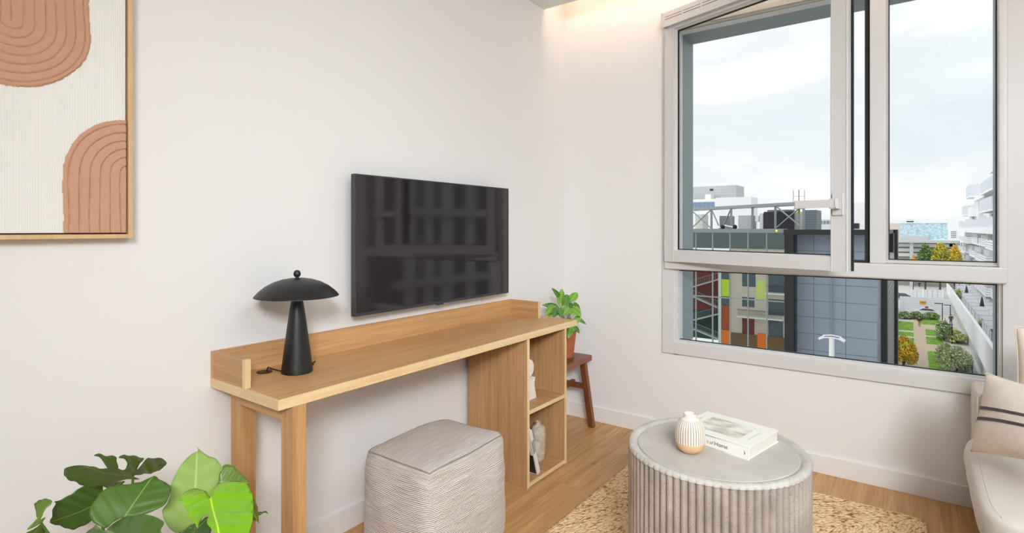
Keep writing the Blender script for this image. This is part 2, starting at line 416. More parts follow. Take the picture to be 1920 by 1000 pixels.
def tag(o, label, cat, group=None, kind=None):
    if label: o['label'] = label
    if cat: o['category'] = cat
    if group: o['group'] = group
    if kind: o['kind'] = kind
    return o
def thing(name, loc, label, cat, group=None):
    o = bpy.data.objects.new(name, None); o.empty_display_size = .1; COL.objects.link(o); o.location = loc
    return tag(o, label, cat, group)
def struct(name, mb, m, smooth=0, mats=None):
    o = mb.build(name, m, None, smooth, mats); o['kind'] = 'structure'; return o
def copy_tree(o, parent=None):
    c = o.copy(); COL.objects.link(c); c.parent = parent
    for ch in list(o.children): copy_tree(ch, c)
    return c
def add_text(name, txt, size, mat, parent, origin, ux, uy, thick=.0002, spacing=1.0, shear=0, align='LEFT'):
    """flat raised lettering: origin, reading direction ux, up direction uy"""
    cu = bpy.data.curves.new(name, 'FONT'); cu.body = txt; cu.size = size; cu.extrude = thick; cu.space_character = spacing; cu.shear = shear; cu.align_x = align
    t = bpy.data.objects.new(name, cu); COL.objects.link(t)
    dg = bpy.context.evaluated_depsgraph_get(); me = bpy.data.meshes.new_from_object(t.evaluated_get(dg))
    bpy.data.objects.remove(t); bpy.data.curves.remove(cu)
    ux, uy = Vector(ux).normalized(), Vector(uy).normalized(); uz = ux.cross(uy)
    off = world_of(parent); org = Vector(origin)
    for v in me.vertices: v.co = org+ux*v.co.x+uy*v.co.y+uz*v.co.z-off
    me.materials.clear(); me.materials.append(mat)
    o = bpy.data.objects.new(name, me); COL.objects.link(o); o.parent = parent
    return o

# ================================================================== THE ROOM
XB, YB, ZC = -6.2, -4.4, 2.645      # back wall, right-hand wall, ceiling height
struct('floor', MB().box((XB, YB, -.12), (.0, .0, 0)), M['floor'])
struct('wall_television', MB().box((XB-.15, 0, -.12), (.3, .18, 2.95)), M['wall'])
w = MB()
WY0, WY1, WZ0, WZ1 = -2.222, -.745, .500, 2.430
w.box((0, YB, -.12), (.28, WY0, 2.95)); w.box((0, WY1, -.12), (.28, 0, 2.95))
w.box((0, WY0, -.12), (.28, WY1, WZ0)); w.box((0, WY0, WZ1), (.28, WY1, 2.95))
struct('wall_window', w, M['wall'])
struct('wall_back', MB().box((XB-.15, YB, -.12), (XB, 0, 2.95)), M['wall'])
struct('wall_sofa', MB().box((XB-.15, YB-.15, -.12), (.28, YB, 2.95)), M['wall'])
struct('ceiling', MB().box((XB, YB, ZC), (-.264, 0, 2.95)).box((-.264, YB, 2.86), (0, 0, 2.95)), M['ceil'])
struct('baseboard_television', MB().box((XB, -.012, 0), (-.0, 0, .094), .003), M['base'], 30)
struct('baseboard_window', MB().box((-.012, YB, 0), (0, -.012, .094), .003), M['base'], 30)

def emis(name, col, st):
    m = bpy.data.materials.new(name); m.use_nodes = True; nt = m.node_tree; nt.nodes.clear()
    o = N(nt, 'ShaderNodeOutputMaterial'); e = N(nt, 'ShaderNodeEmission'); e.inputs[0].default_value = (*col, 1); e.inputs[1].default_value = st
    L(nt, e.outputs[0], o.inputs[0]); return m
strip = MB().box((-.2635, YB+.05, 2.735), (-.2515, -.03, 2.747)).build('cove_light_strip', emis('warm cove light', (1, .74, .53), 19), None, 0)
tag(strip, 'warm light strip hidden in the ceiling cove above the window wall', 'light')

# ---- window
win = bpy.data.objects.new('window_1', None); COL.objects.link(win); win.location = (0, -1.45, .508); win['kind'] = 'structure'
TOPZ = 2.416
f = MB()
f.box((-.014, -.750, .508), (-.001, -.680, 2.50), .003)          # left casing (face)
f.box((-.0135, -2.62, .5083), (-.001, -.7495, .580), .003)     # bottom casing
f.box((-.0125, -2.62, .5795), (-.001, -2.21, 2.50), .003)      # right casing
f.box((-.0135, -2.2105, TOPZ+.004), (-.001, -.7495, 2.4997), .003) # top casing
f.box((.0, -.775, .56), (.07, -.746, 2.43))
f.box((.0, -2.220, .56), (.07, -2.200, 2.43))
f.box((.001, -2.1995, .499), (.07, -.7755, .588)); f.box((.001, -2.1995, TOPZ), (.07, -.7755, 2.428))
f.build('window_frame', M['pvc'], win)
b_ = MB()   # glazing beads of the fixed lights, sloping in to the glass
def bead(mb, y0, y1, z0, z1, w=.014, x0=-.012, x1=.026):
    o = [(x0, y0-w, z0-w), (x0, y1+w, z0-w), (x0, y1+w, z1+w), (x0, y0-w, z1+w)]
    i = [(x1, y0, z0), (x1, y1, z0), (x1, y1, z1), (x1, y0, z1)]
    ov = [mb.bm.verts.new(p) for p in o]; iv = [mb.bm.verts.new(p) for p in i]; bv = [mb.bm.verts.new((x1+.01, p[1], p[2])) for p in o]
    for k in range(4):
        j = (k+1) % 4
        mb.bm.faces.new((ov[k], ov[j], iv[j], iv[k])); mb.bm.faces.new((ov[k], bv[k], bv[j], ov[j])); mb.bm.faces.new((iv[k], iv[j], bv[j], bv[k]))
bead(b_, -2.194, -.762, .592, 1.003); bead(b_, -2.194, -1.800, 1.100, TOPZ-.01)
b_.build('glazing_bead', M['pvc'], win, 0)
MB().box((-.034, -2.226, 1.010), (.06, -.700, 1.082), .008, 3).build('transom', M['pvc'], win)
MB().box((-.030, -1.792, 1.082), (.06, -1.726, TOPZ+.02), .005).box((-.030, -2.226, 1.08), (0, -2.196, TOPZ+.03), .005).box((-.026, -.716, 1.08), (0, -.690, TOPZ+.03), .004).build('mullion', M['pvc'], win)
g = MB()
for (y0, y1, z0, z1) in ((-2.194, -.762, .592, 1.003), (-2.194, -1.800, 1.100, TOPZ-.01)):
    t = .004
    g.box((.024, y0-.002, z0-.002), (.030, y0+t, z1)); g.box((.024, y1-t, z0), (.030, y1+.002, z1)); g.box((.024, y0, z0-.002), (.030, y1, z0+t)); g.box((.024, y0, z1-t), (.030, y1, z1+.002))
g.box((.0, -1.724, 1.084), (.05, -1.704, TOPZ)); g.box((.0, -1.704, 1.084), (.05, -.785, 1.094))
g.build('gasket', M['gasket'], win, 0)
MB().box((.028, -2.2, .585), (.034, -.755, 1.01)).build('lower_pane', M['glass'], win, 0)
MB().box((.028, -2.2, 1.09), (.034, -1.79, TOPZ)).build('fixed_pane', M['glass'], win, 0)
r = MB()
r.box((.07, -.764, .55), (.30, -.742, 2.45)); r.box((.07, -2.222, .55), (.30, -2.205, 2.45)); r.box((.07, -2.222, 2.424), (.30, -.742, 2.445)); r.box((.07, -2.222, .490), (.32, -.742, .505))
r.build('reveal', M['reveal'], win, 0)
MB().box((-.022, -1.69, 2.43), (0, -.95, 2.462), .003).box((-.0225, -1.60, 2.444), (-.02, -1.34, 2.449)).build('frame_vent', M['pvc'], win)
# opened casement, turned inwards about its left edge
SA = math.radians(18); HX, HYY = -.036, -.713
su = Vector((-math.sin(SA), -math.cos(SA), 0)); sn = Vector((math.cos(SA), -math.sin(SA), 0)); sz = Vector((0, 0, 1))   # along, outward normal
def sp(s_, n_, z_): return Vector((HX, HYY, 0))+su*s_+sn*n_+sz*z_
sash = bpy.data.objects.new('sash', None); COL.objects.link(sash); sash.parent = win; sash.location = Vector((HX, HYY, 1.06))-Vector(win.location)
def sbox(mb, s0, s1, n0, n1, z0, z1, bev=0): return mb.obox(sp((s0+s1)/2, (n0+n1)/2, (z0+z1)/2), su, sn, sz, s1-s0, n1-n0, z1-z0, bev)
m_ = MB(); SW, SB, ST = .998, 1.060, 2.478
sbox(m_, 0, .062, -.01, .05, SB, ST, .004); sbox(m_, .933, SW, -.01, .05, SB, ST, .004)
sbox(m_, .0619, .9331, -.0098, .05, SB, 1.119, .002); sbox(m_, .0619, .9331, -.0098, .05, 2.419, ST, .002)
m_.build('sash_frame', M['pvc'], sash)
m_ = MB()
o = [(.058, 1.115), (.937, 1.115), (.937, 2.423), (.058, 2.423)]; i = [(.071, 1.128), (.923, 1.128), (.923, 2.410), (.071, 2.410)]
ov = [m_.bm.verts.new(sp(a, -.010, b)) for a, b in o]; iv = [m_.bm.verts.new(sp(a, .02, b)) for a, b in i]
for k in range(4): m_.bm.faces.new((ov[k], ov[(k+1) % 4], iv[(k+1) % 4], iv[k]))
m_.build('sash_bead', M['pvc'], sash, 0)
m_ = MB()
for (a, b, c, d) in ((.069, .076, 1.126, 2.412), (.918, .925, 1.126, 2.412), (.071, .923, 1.126, 1.132), (.071, .923, 2.404, 2.412)): sbox(m_, a, b, .018, .026, c, d)
sbox(m_, SW, SW+.006, .03, .046, SB, ST)
m_.build('sash_gasket', M['gasket'], sash, 0)
sbox(MB(), .06, .935, .022, .028, 1.12, 2.42).build('sash_pane', M['glass'], sash, 0)
m_ = MB(); sbox(m_, .945, .985, -.022, -.008, 1.315, 1.405, .004); sbox(m_, .952, .978, -.062, -.020, 1.345, 1.378, .006); sbox(m_, .800, .975, -.066, -.052, 1.350, 1.374, .006)
m_.build('window_handle', M['pvc'], sash)
m_ = MB()
sbox(m_, .012, .60, -.046, -.008, 2.440, 2.500, .012)
vent = m_.build('trickle_vent', M['pvc'], sash)
m_ = MB()
for (a, b) in ((.03, .145), (.155, .27), (.28, .395)):
    sbox(m_, a, b, -.0464, -.0455, 2.483, 2.4855); sbox(m_, a, b, -.0464, -.0455, 2.468, 2.471)
for z in (1.6,): pass
m_.build('vent_slot', M['hole'], sash, 0)
m_ = MB()
for zz in (1.13, 2.33): m_.tube([(-.040, -.706, zz), (-.040, -.706, zz+.07)], .006, 10)
m_.build('hinge', M['hinge'], win)

# ================================================================== PAINTING
PY = -.034
xr, zb = -2.556, 1.222
pic = thing('framed_artwork', (-3.0, 0, zb), 'textured abstract painting with terracotta ridged arches on white, in a thin oak frame', 'painting')
XL, ZT = -3.36, 2.36
fr = MB()
fr.box((xr-.012, -.044, zb), (xr, -.001, ZT), .0015); fr.box((XL, -.044, zb), (XL+.012, -.001, ZT), .0015)
fr.box((XL+.0118, -.0438, zb), (xr-.0118, -.001, zb+.012), .001); fr.box((XL+.0118, -.0438, ZT-.012), (xr-.0118, -.001, ZT), .001)
fr.build('picture_frame', M['frame_oak'], pic)
MB().box((XL+.012, -.026, zb+.012), (xr-.012, -.004, ZT-.012)).build('backing', M['canvas_fabric'], pic, 0)
cx0, cx1, cz0, cz1 = XL+.016, xr-.0165, zb+.0165, ZT-.016
def white_ridges():
    m, nt, b = nmat('white ridged paste')
    b.inputs['Base Color'].default_value = (*srgb((238, 237, 232)), 1); b.inputs['Roughness'].default_value = .75
    tc = N(nt, 'ShaderNodeTexCoord'); mp = N(nt, 'ShaderNodeMapping'); mp.inputs['Scale'].default_value = (1, 1, .03); L(nt, tc.outputs['Object'], mp.inputs['Vector'])
    nz = N(nt, 'ShaderNodeTexNoise'); nz.inputs['Scale'].default_value = 30; L(nt, mp.outputs[0], nz.inputs['Vector'])
    sx = N(nt, 'ShaderNodeSeparateXYZ'); L(nt, tc.outputs['Object'], sx.inputs[0])
    s = math_n(nt, 'SINE', math_n(nt, 'ADD', math_n(nt, 'MULTIPLY', sx.outputs[0], 2*PI/.0056), math_n(nt, 'MULTIPLY', nz.outputs['Fac'], 7)), None)
    n2 = N(nt, 'ShaderNodeTexNoise'); n2.inputs['Scale'].default_value = 150; n2.inputs['Detail'].default_value = 4; L(nt, tc.outputs['Object'], n2.inputs['Vector'])
    hh = math_n(nt, 'ADD', s, math_n(nt, 'MULTIPLY', n2.outputs['Fac'], 1.4))
    bp = N(nt, 'ShaderNodeBump'); bp.inputs['Strength'].default_value = .28; bp.inputs['Distance'].default_value = .0011
    L(nt, hh, bp.inputs['Height']); L(nt, bp.outputs[0], b.inputs['Normal']); return m
MB().box((cx0, -.0345, cz0), (cx1, -.026, cz1)).build('canvas', white_ridges(), pic, 0)
mclay = plain('terracotta modelling paste', (204, 158, 130), .8, var=.05, scale=60, bump=.5, bscale=420)
def arch(name, cxx, z0, R, updir, xa, xb, za, zb_, nr):
    """raised arch: distance to a vertical spine segment carries concentric combed ridges"""
    st = .0021; nx = int((xb-xa)/st)+1; nz_ = int((zb_-za)/st)+1
    mb = MB(); V = {}
    for i in range(nx+1):
        for k in range(nz_+1):
            x = xa+(xb-xa)*i/nx; z = za+(zb_-za)*k/nz_
            dz = (z-z0) if updir < 0 else (z0-z)     # spine runs up (updir<0: rounded bottom) or down
            d = math.hypot(x-cxx, min(0, dz))
            d += .007*noise.noise(Vector((x*7, z*7, 3)))
            if d > R+.0022*noise.noise(Vector((x*70, z*70, 1))): continue
            ph = (d/R*nr+.08*noise.noise(Vector((x*12, z*12, 9)))) % 1.0
            g_ = min(ph, 1-ph)*R/nr
            h = .0010+.0050*(1-math.exp(-(g_/.0021)**2))*(1-.25*ph)
            if d > R-.004: h *= .45
            V[(i, k)] = mb.bm.verts.new((x, -.0345-h-.0006*noise.noise(Vector((x*200, z*200, 0))), z))
    for (i, k), v in V.items():
        q = [V.get((i, k)), V.get((i+1, k)), V.get((i+1, k+1)), V.get((i, k+1))]
        if all(q): mb.bm.faces.new(q)
    be = [e for e in mb.bm.edges if e.is_boundary]
    ex = bmesh.ops.extrude_edge_only(mb.bm, edges=be)
    for v in ex['geom']:
        if isinstance(v, bmesh.types.BMVert): v.co.y = -.0342
    return mb.build(name, mclay, pic, 60)
arch('painted_arch', -2.824, 1.785, .168, -1, cx0+.3, -2.60, 1.60, cz1, 7.6)
arch('painted_arch', cx1+.012, 1.412, .158, 1, -2.80, cx1, cz0, 1.60, 6.6)

# ================================================================== TELEVISION
tv = thing('television', (-1.26, 0, .892), 'flat black screened television mounted on the white wall above the desk', 'television')
TX0, TX1, TZ0, TZ1, TY = -1.782, -.738, .891, 1.474, -.072
m_ = MB()
m_.box((TX0, TY, TZ0+.0129), (TX0+.007, -.046, TZ1-.0059), .0005); m_.box((TX1-.007, TY, TZ0+.0129), (TX1, -.046, TZ1-.0059), .0005)
m_.box((TX0, TY, TZ1-.006), (TX1, -.046, TZ1), .001); m_.box((TX0, TY, TZ0), (TX1, -.046, TZ0+.013), .001)
m_.build('bezel', M['tvframe'], tv)
MB().box((TX0+.006, TY+.0015, TZ0+.012), (TX1-.006, TY+.006, TZ1-.005)).build('screen', M['screen'], tv, 0)
MB().box((TX0+.006, TY+.006, TZ0+.004), (TX1-.006, -.046, TZ1-.004)).box((TX0+.15, -.05, TZ0+.05), (TX1-.15, -.03, TZ1-.15), .008).build('rear_housing', M['tvback'], tv)
MB().box((-1.46, -.034, 1.05), (-1.40, -.001, 1.35)).build('wall_bracket', M['rubber'], tv, 0)
MB().box((-1.12, -.034, 1.05), (-1.06, -.001, 1.35)).build('wall_bracket', M['rubber'], tv, 0)
p = at(826, 570, 1, TY-.001)
MB().box((p.x-.022, TY-.002, TZ0-.006), (p.x+.022, TY+.012, TZ0+.003), .002).build('logo_tab', M['tvframe'], tv)

# ================================================================== DESK
DX0, DX1, DY, DT = -2.315, -.566, -.410, .75
desk = thing('desk', (-1.44, -.2, 0), 'long oak desk with raised back edge and open cubby unit at its right end', 'desk')
MB().box((DX0+.004, DY+.004, .7205), (DX1-.004, -.001, DT), 0).build('desktop', M['oak'], desk, 0)
MB().box((DX0+.001, DY-.0005, .7195), (DX1-.001, DY+.0045, DT+.0003)).build('front_edging', M['pine'], desk, 0)['label'] = 'pale pine edge strip with knots'
MB().box((DX0-.0005, DY, .7195), (DX0+.0045, -.001, DT+.0003)).build('end_edging', M['pine_y'], desk, 0)['label'] = 'pale pine edge strip'
MB().box((DX0, -.019, DT), (-.628, -.001, .840)).build('back_upstand', M['oak'], desk, 0)
m_ = MB().box((DX0, -.206, DT), (DX0+.019, -.019, .840)); m_.build('end_upstand', M['oak_y'], desk, 0)
MB().box((DX0+.0003, -.222, DT), (DX0+.0187, -.206, .8397)).build('upstand_edging', M['pine_z'], desk, 0)
MB().box((-.647, -.208, DT), (-.628, -.019, .840)).build('end_upstand', M['oak_y'], desk, 0)
MB().box((-.6467, -.212, DT), (-.6283, -.208, .8397)).build('upstand_edging', M['pine_z'], desk, 0)
LX = -2.270
MB().box((LX, -.410, 0), (LX+.046, -.349, .7205), .001).build('leg', M['oak_leg'], desk)
MB().box((LX, -.102, 0), (LX+.056, -.045, .7205), .001).build('leg', M['oak_leg'], desk)
MB().box((LX, -.349, .668), (LX+.022, -.102, .7205), .001).build('end_rail', M['oak_y'], desk)
CX0, CX1, CY0 = -1.035, -.668, -.405
cab = bpy.data.objects.new('cubby_unit', None); COL.objects.link(cab); cab.parent = desk; cab.location = Vector((-.85, -.2, 0))-Vector(desk.location)
T = .018
MB().box((CX0, CY0+.002, 0), (CX0+T, -.03, .7205)).build('side_panel', M['oak_z'], cab, 0)
MB().box((CX1-T, CY0+.002, 0), (CX1, -.03, .7205)).build('side_panel', M['oak_z'], cab, 0)
MB().box((CX0+T, -.036, .02), (CX1-T, -.03, .7205)).build('back_panel', M['oak_z'], cab, 0)
MB().box((CX0+T, CY0+.003, .004), (CX1-T, -.036, .022)).build('shelf', M['oak_y'], cab, 0)
MB().box((CX0+T, CY0+.003, .353), (CX1-T, -.036, .371)).build('shelf', M['oak_y'], cab, 0)
MB().box((CX0+T, CY0, .0035), (CX1-T, CY0+.003, .0225)).build('shelf_edging', M['pine'], cab, 0)
MB().box((CX0+T, CY0, .3525), (CX1-T, CY0+.003, .3715)).build('shelf_edging', M['pine'], cab, 0)
MB().box((CX0, CY0-.0003, 0), (CX0+T, CY0+.002, .7203)).box((CX1-T, CY0-.0003, 0), (CX1, CY0+.002, .7203)).build('panel_edging', M['pine_z'], cab, 0)
gp = at(488, 693, 2, .75)
gx, gy = -2.170, -.078
MB().lathe([(.0, .7501), (.024, .7501), (.026, .7515), (.026, .753), (.022, .7538), (0.0001, .7538)], (gx, gy, 0), 32, caps=False).build('cable_grommet', M['rubber'], desk)

# ================================================================== TABLE LAMP
lx, ly = -2.100, -.165
lamp = thing('table_lamp', (lx, ly, .75), 'black metal table lamp with cone base and shallow domed shade on the desk', 'lamp')
MB().lathe([(.0001, 0), (.051, 0), (.0525, .003), (.0515, .012), (.044, .075), (.034, .150), (.025, .215), (.0175, .262), (.0165, .268), (.0001, .268)], (lx, ly, .75), 64, caps=False).build('lamp_base', M['black'], lamp)
prof = [(.0001, .328), (.022, .3275), (.050, .323), (.078, .314), (.104, .300), (.126, .282), (.139, .267), (.1395, .2645), (.137, .2645), (.123, .279), (.102, .296), (.076, .310), (.048, .319), (.022, .3235), (.0001, .324)]
MB().lathe(prof, (lx, ly, .75), 72, caps=False).build('lamp_shade', M['black'], lamp)
MB().lathe([(.0001, .322), (.006, .325), (.0055, .331), (.010, .334), (.0125, .342), (.010, .351), (.005, .355), (.0001, .3558)], (lx, ly, .75), 24, caps=False).build('finial', M['black'], lamp)
MB().tube([(lx, ly, 1.012), (lx, ly, 1.078)], .006).build('lamp_stem', M['black'], lamp)
m_ = MB().tube([(lx+.046, ly+.006, .764), (lx+.062, ly+.006, .765), (lx+.078, ly+.01, .770)], .0028, 8).tube([(lx+.052, ly+.006, .7645), (lx+.066, ly+.006, .7645)], .006, 10)
m_.build('cord_switch', M['rubber'], lamp)
MB().tube([(lx-.045, ly+.01, .758), (lx-.058, ly+.03, .764), (lx-.066, ly+.055, .767), (gx+.016, gy+.004, .764), (gx+.008, gy, .754)], .0026, 8).build('power_cord', M['rubber'], lamp)

# ================================================================== POUF
pf = thing('knitted_pouf', (-1.64, -.39, 0), 'oatmeal ribbed knit cube pouf on the floor under the desk', 'pouf')
def pouf():
    PX0, PX1, PY0, PY1, PZ = -1.868, -1.418, -.575, -.215, .425
    n = 28; bm = bmesh.new(); uvl = bm.loops.layers.uv.new('UVMap')
    def shape(u, v, w):
        # u,v,w in -1..1 on a cube surface
        e = 11.0
        s = (abs(u)**e+abs(v)**e+abs(w)**e)**(-1/e)
        m = max(abs(u), abs(v), abs(w))
        f = s*m*.985+ .015
        u2, v2, w2 = u*f, v*f, w*f
        hw, hd = (PX1-PX0)/2, (PY1-PY0)/2
        spread = 1+.03*(1-w2)*.5
        x = (PX0+PX1)/2+u2*hw*spread; y = (PY0+PY1)/2+v2*hd*spread; z = (w2+1)/2*PZ
        if w > .5:
            z += .008*(1-u*u)*(1-v*v)
            z += .010*max(0, u)*max(0, -v)
        # bulge of sides, sag
        b = .012*math.sin(PI*(w2+1)/2)
        if abs(u) > .9: x += math.copysign(b*(1-v*v), u)
        if abs(v) > .9: y += math.copysign(b*(1-u*u), v)
        q = Vector((x, y, z))
        nn = noise.noise(q*7)*.007+noise.noise(q*16)*.0025
        d = Vector((u2, v2, w2)).normalized(); q += d*nn
        # pinched fold just below the near top corner
        for (cx_, cy_, cz_, rx, rz, amp) in ((-1.80, -.585, .375, .10, .012, -.016), (-1.76, -.585, .395, .09, .014, .010), (-1.868, -.52, .375, .05, .02, .006)):
            k = math.exp(-((x-cx_)/rx)**2-((z-cz_+.12*(x-cx_))/rz)**2-((y-cy_)/.06)**2); q += d*amp*k
        if q.z < 0.001: q.z = .001
        return q
    cache = {}
    def V(u, v, w):
        k = (round(u, 4), round(v, 4), round(w, 4))
        if k not in cache: cache[k] = bm.verts.new(shape(u, v, w))
        return cache[k]
    faces = [((1, 0, 0), (0, 1, 0), (0, 0, 1)), ((-1, 0, 0), (0, 1, 0), (0, 0, 1)), ((0, 1, 0), (1, 0, 0), (0, 0, 1)), ((0, -1, 0), (1, 0, 0), (0, 0, 1)), ((0, 0, 1), (1, 0, 0), (0, 1, 0)), ((0, 0, -1), (1, 0, 0), (0, 1, 0))]
    def warp(t): return math.sin(t*PI/2)*.35+t*.65
    for nrm, a, b in faces:
        for i in range(n):
            for j in range(n):
                vs = []; uvs = []
                for (di, dj) in ((0, 0), (1, 0), (1, 1), (0, 1)):
                    s, t = warp(-1+2*(i+di)/n), warp(-1+2*(j+dj)/n)
                    p = [nrm[k]+a[k]*s+b[k]*t for k in range(3)]
                    vs.append(V(*p))
                    uvs.append((s*.22, t*.21) if nrm[2] == 0 else (s*.21, t*.19))
                try: fc = bm.faces.new(vs)
                except ValueError: continue
                for lp, uvv in zip(fc.loops, uvs): lp[uvl].uv = uvv
    def edge(pts):
        return [shape(*p)+Vector(p).normalized()*.0005 for p in pts]
    T_ = [-1+2*i/40 for i in range(41)]
    seams = [edge([(t, -1, 1) for t in T_]), edge([(-1, t, 1) for t in T_]), edge([(1, t, 1) for t in T_]), edge([(t, 1, 1) for t in T_])]
    mb = MB(); mb.bm.free(); mb.bm = bm
    mb.build('cover', M['knit'], pf, 80)
    sm = MB()
    for s_ in seams: sm.tube(s_, .0026, 6)
    sm.build('seam', fabric('oatmeal piping', (176, 164, 152), (120, 108, 98), 500), pf)
    c = shape(-1, -1, 1)
    MB().tube([c+Vector((-.004, .05, .002)), c+Vector((-.010, .05, -.012)), c+Vector((-.009, .05, -.035))], [.003, .004, .002], 6).build('tassel', M['paper'], pf)
pouf()

# ================================================================== STOOL + POTTED PLANT
stool = thing('wooden_stool', (-.3, -.15, 0), 'small dark reddish wooden stool in the room corner, carrying the terracotta pot', 'stool')
MB().box((-.50, -.270, .420), (-.125, -.035, .457), .006).build('seat', M['stool'], stool)
def leg(t, b, w=.036):
    t, b = Vector(t), Vector(b)
    m = MB(); mm = m.bar(t, b, w, w, .003); return m
for (tx, ty, bx, by) in ((-.175, -.232, -.115, -.262), (-.175, -.07, -.115, -.04), (-.45, -.232, -.515, -.262), (-.45, -.07, -.515, -.04)):
    q = MB(); p0, p1 = Vector((tx, ty, .421)), Vector((bx, by, 0))
    w2 = .018
    lo = [q.bm.verts.new((p1.x+a*w2, p1.y+b*w2, 0)) for a, b in ((-1, -1), (1, -1), (1, 1), (-1, 1))]
    hi = [q.bm.verts.new((p0.x+a*w2, p0.y+b*w2, p0.z)) for a, b in ((-1, -1), (1, -1), (1, 1), (-1, 1))]
    q.bm.faces.new(lo[::-1]); q.bm.faces.new(hi)
    for k in range(4): q.bm.faces.new((lo[k], lo[(k+1) % 4], hi[(k+1) % 4], hi[k]))
    bmesh.ops.bevel(q.bm, geom=list(q.bm.edges), offset=.003, segments=2, affect='EDGES')
    q.build('leg', M['stool_z'], stool)
for (a, b) in (((-.152, -.245, .26), (-.152, -.058, .26)), ((-.475, -.245, .26), (-.475, -.058, .26)), ((-.475, -.151, .275), (-.152, -.151, .275))):
    MB().bar(a, b, .022, .030, .002).build('stretcher', M['stool'], stool)

px_, py_, pz_ = -.262, -.165, .457
pp = thing('potted_plant', (px_, py_, pz_), 'leafy light green plant with striped leaves in a terracotta pot on the stool', 'plant')
MB().lathe([(.0001, 0), (.040, 0), (.042, .004), (.0585, .150), (.060, .152), (.0605, .158), (.055, .158), (.053, .150), (.050, .138), (.0001, .138)], (px_, py_, pz_), 40, caps=False).build('pot', M['terracotta'], pp)
MB().lathe([(.0001, .1385), (.049, .1385), (.052, .140), (.030, .145), (.0001, .147)], (px_, py_, pz_), 24, caps=False).build('soil', M['soil'], pp)
def param_leaf(base, tip, width, mat, parent, droop=.2, fold=.25, facing=(-.7, -.5, .45), name='leaf'):
    base, tip = Vector(base), Vector(tip); u = tip-base; ln = u.length; u.normalize()
    fc = Vector(facing).normalized(); v = u.cross(fc).normalized(); w = v.cross(u).normalized()
    if w.dot(fc) < 0: w = -w
    mb = MB(); uvl = mb.bm.loops.layers.uv.new('UVMap'); nu, nv = 12, 6; G = []
    for i in range(nu+1):
        t = i/nu; hw = width/2*(math.sin(PI*t**.8)**.75)*(1-.15*t) if 0 < t < 1 else .0004
        row = []
        for j in range(-nv//2, nv//2+1):
            s = j/(nv/2)
            p = base+u*ln*t+v*hw*s+w*(droop*ln*(math.sin(PI*t)*.5)+fold*hw*abs(s)+.04*hw*math.sin(9*t+s*2))
            row.append((mb.bm.verts.new(p), (t, s*hw/ln)))
        G.append(row)
    for i in range(nu):
        for j in range(nv):
            q = [G[i][j], G[i+1][j], G[i+1][j+1], G[i][j+1]]
            f_ = mb.bm.faces.new([a[0] for a in q])
            for lp, a in zip(f_.loops, q): lp[uvl].uv = a[1]
    o = mb.build(name, mat, parent, 180)
    sd = o.modifiers.new('thickness', 'SOLIDIFY'); sd.thickness = .0007
    return o
sc7 = 5.5556
def c7(x, y, d): return atd(1000+x/sc7, 520+y/sc7, d)
crown = Vector((px_, py_, pz_+.15))
stems = MB()
PL = [((285, 315), (297, 118), 80, 3.36, 3.42, 0), ((278, 225), (190, 112), 52, 3.40, 3.34, 1), ((332, 300), (352, 178), 84, 3.33, 3.40, 1), ((385, 255), (458, 160), 80, 3.36, 3.44, 0),
      ((425, 262), (492, 372), 46, 3.38, 3.33, 1), ((262, 315), (88, 292), 62, 3.36, 3.28, 1), ((235, 300), (118, 392), 84, 3.32, 3.22, 0), ((255, 320), (205, 425), 84, 3.30, 3.20, 1),
      ((375, 318), (300, 402), 100, 3.30, 3.20, 0), ((392, 325), (500, 408), 94, 3.28, 3.24, 0), ((440, 420), (552, 492), 36, 3.34, 3.34, 1), ((455, 400), (470, 480), 60, 3.28, 3.26, 0),
      ((395, 520), (362, 645), 58, 3.31, 3.27, 0), ((405, 500), (425, 580), 62, 3.34, 3.33, 1), ((430, 505), (478, 588), 36, 3.34, 3.36, 1), ((280, 320), (290, 420), 70, 3.27, 3.18, 1),
      ((360, 190), (400, 260), 50, 3.44, 3.46, 0), ((400, 270), (380, 330), 52, 3.42, 3.38, 1), ((200, 300), (160, 420), 60, 3.34, 3.26, 0), ((340, 430), (400, 500), 80, 3.30, 3.28, 1)]
for (b0, t0, wd, db, dt, k) in PL:
    B, Tt = c7(*b0, db), c7(*t0, dt)
    param_leaf(B, Tt, wd/sc7*3.35/F*1.12, M['leaf_calathea2'] if k else M['leaf_calathea'], pp, droop=.12)
    mid = (B+crown)/2+Vector((0, 0, .02))
    stems.tube([crown+Vector((random.uniform(-.012, .012), random.uniform(-.012, .012), -.01)), mid, B], .0014, 6)
stems.build('stems', M['stem'], pp)

# ================================================================== CUBBY CONTENTS
sx_, sy_ = -.880, -.300
st = thing('plaster_figure', (sx_, sy_, .3715), 'white plaster abstract head figure in the upper cubby', 'figurine')
poly = [(-.055, 0), (.052, 0), (.046, .030), (.030, .062), (.028, .078), (.046, .112), (.022, .100), (.008, .108), (.002, .092), (-.008, .118), (-.012, .128), (-.040, .128), (-.046, .10), (-.05, .06)]
MB().prism([(sx_+a, .3715+b) for a, b in poly], 1, sy_-.020, sy_+.020, .004).build('torso', M['plaster'], st)
MB().prism([(sx_-.004+.040*math.cos(2*PI*k/28), .3715+.163+.046*math.sin(2*PI*k/28)) for k in range(28)], 1, sy_-.016, sy_+.016, .005).build('head', M['plaster'], st)
MB().tube([(sx_-.004+.012*math.cos(a)+.008, sy_-.0165, .3715+.158+.010*math.sin(a)) for a in [PI+.1+PI*i/8*.95 for i in range(9)]], .0013, 6).build('eyelid', M['hinge'], st)
vx, vy = -.768, -.290
vz = .0225
vs_m = concrete('mottled cream glaze', (212, 202, 184), (168, 152, 132), False, 40)
v2 = thing('tall_vase', (vx, vy, vz), 'tall mottled cream ceramic bottle vase in the lower cubby', 'vase')
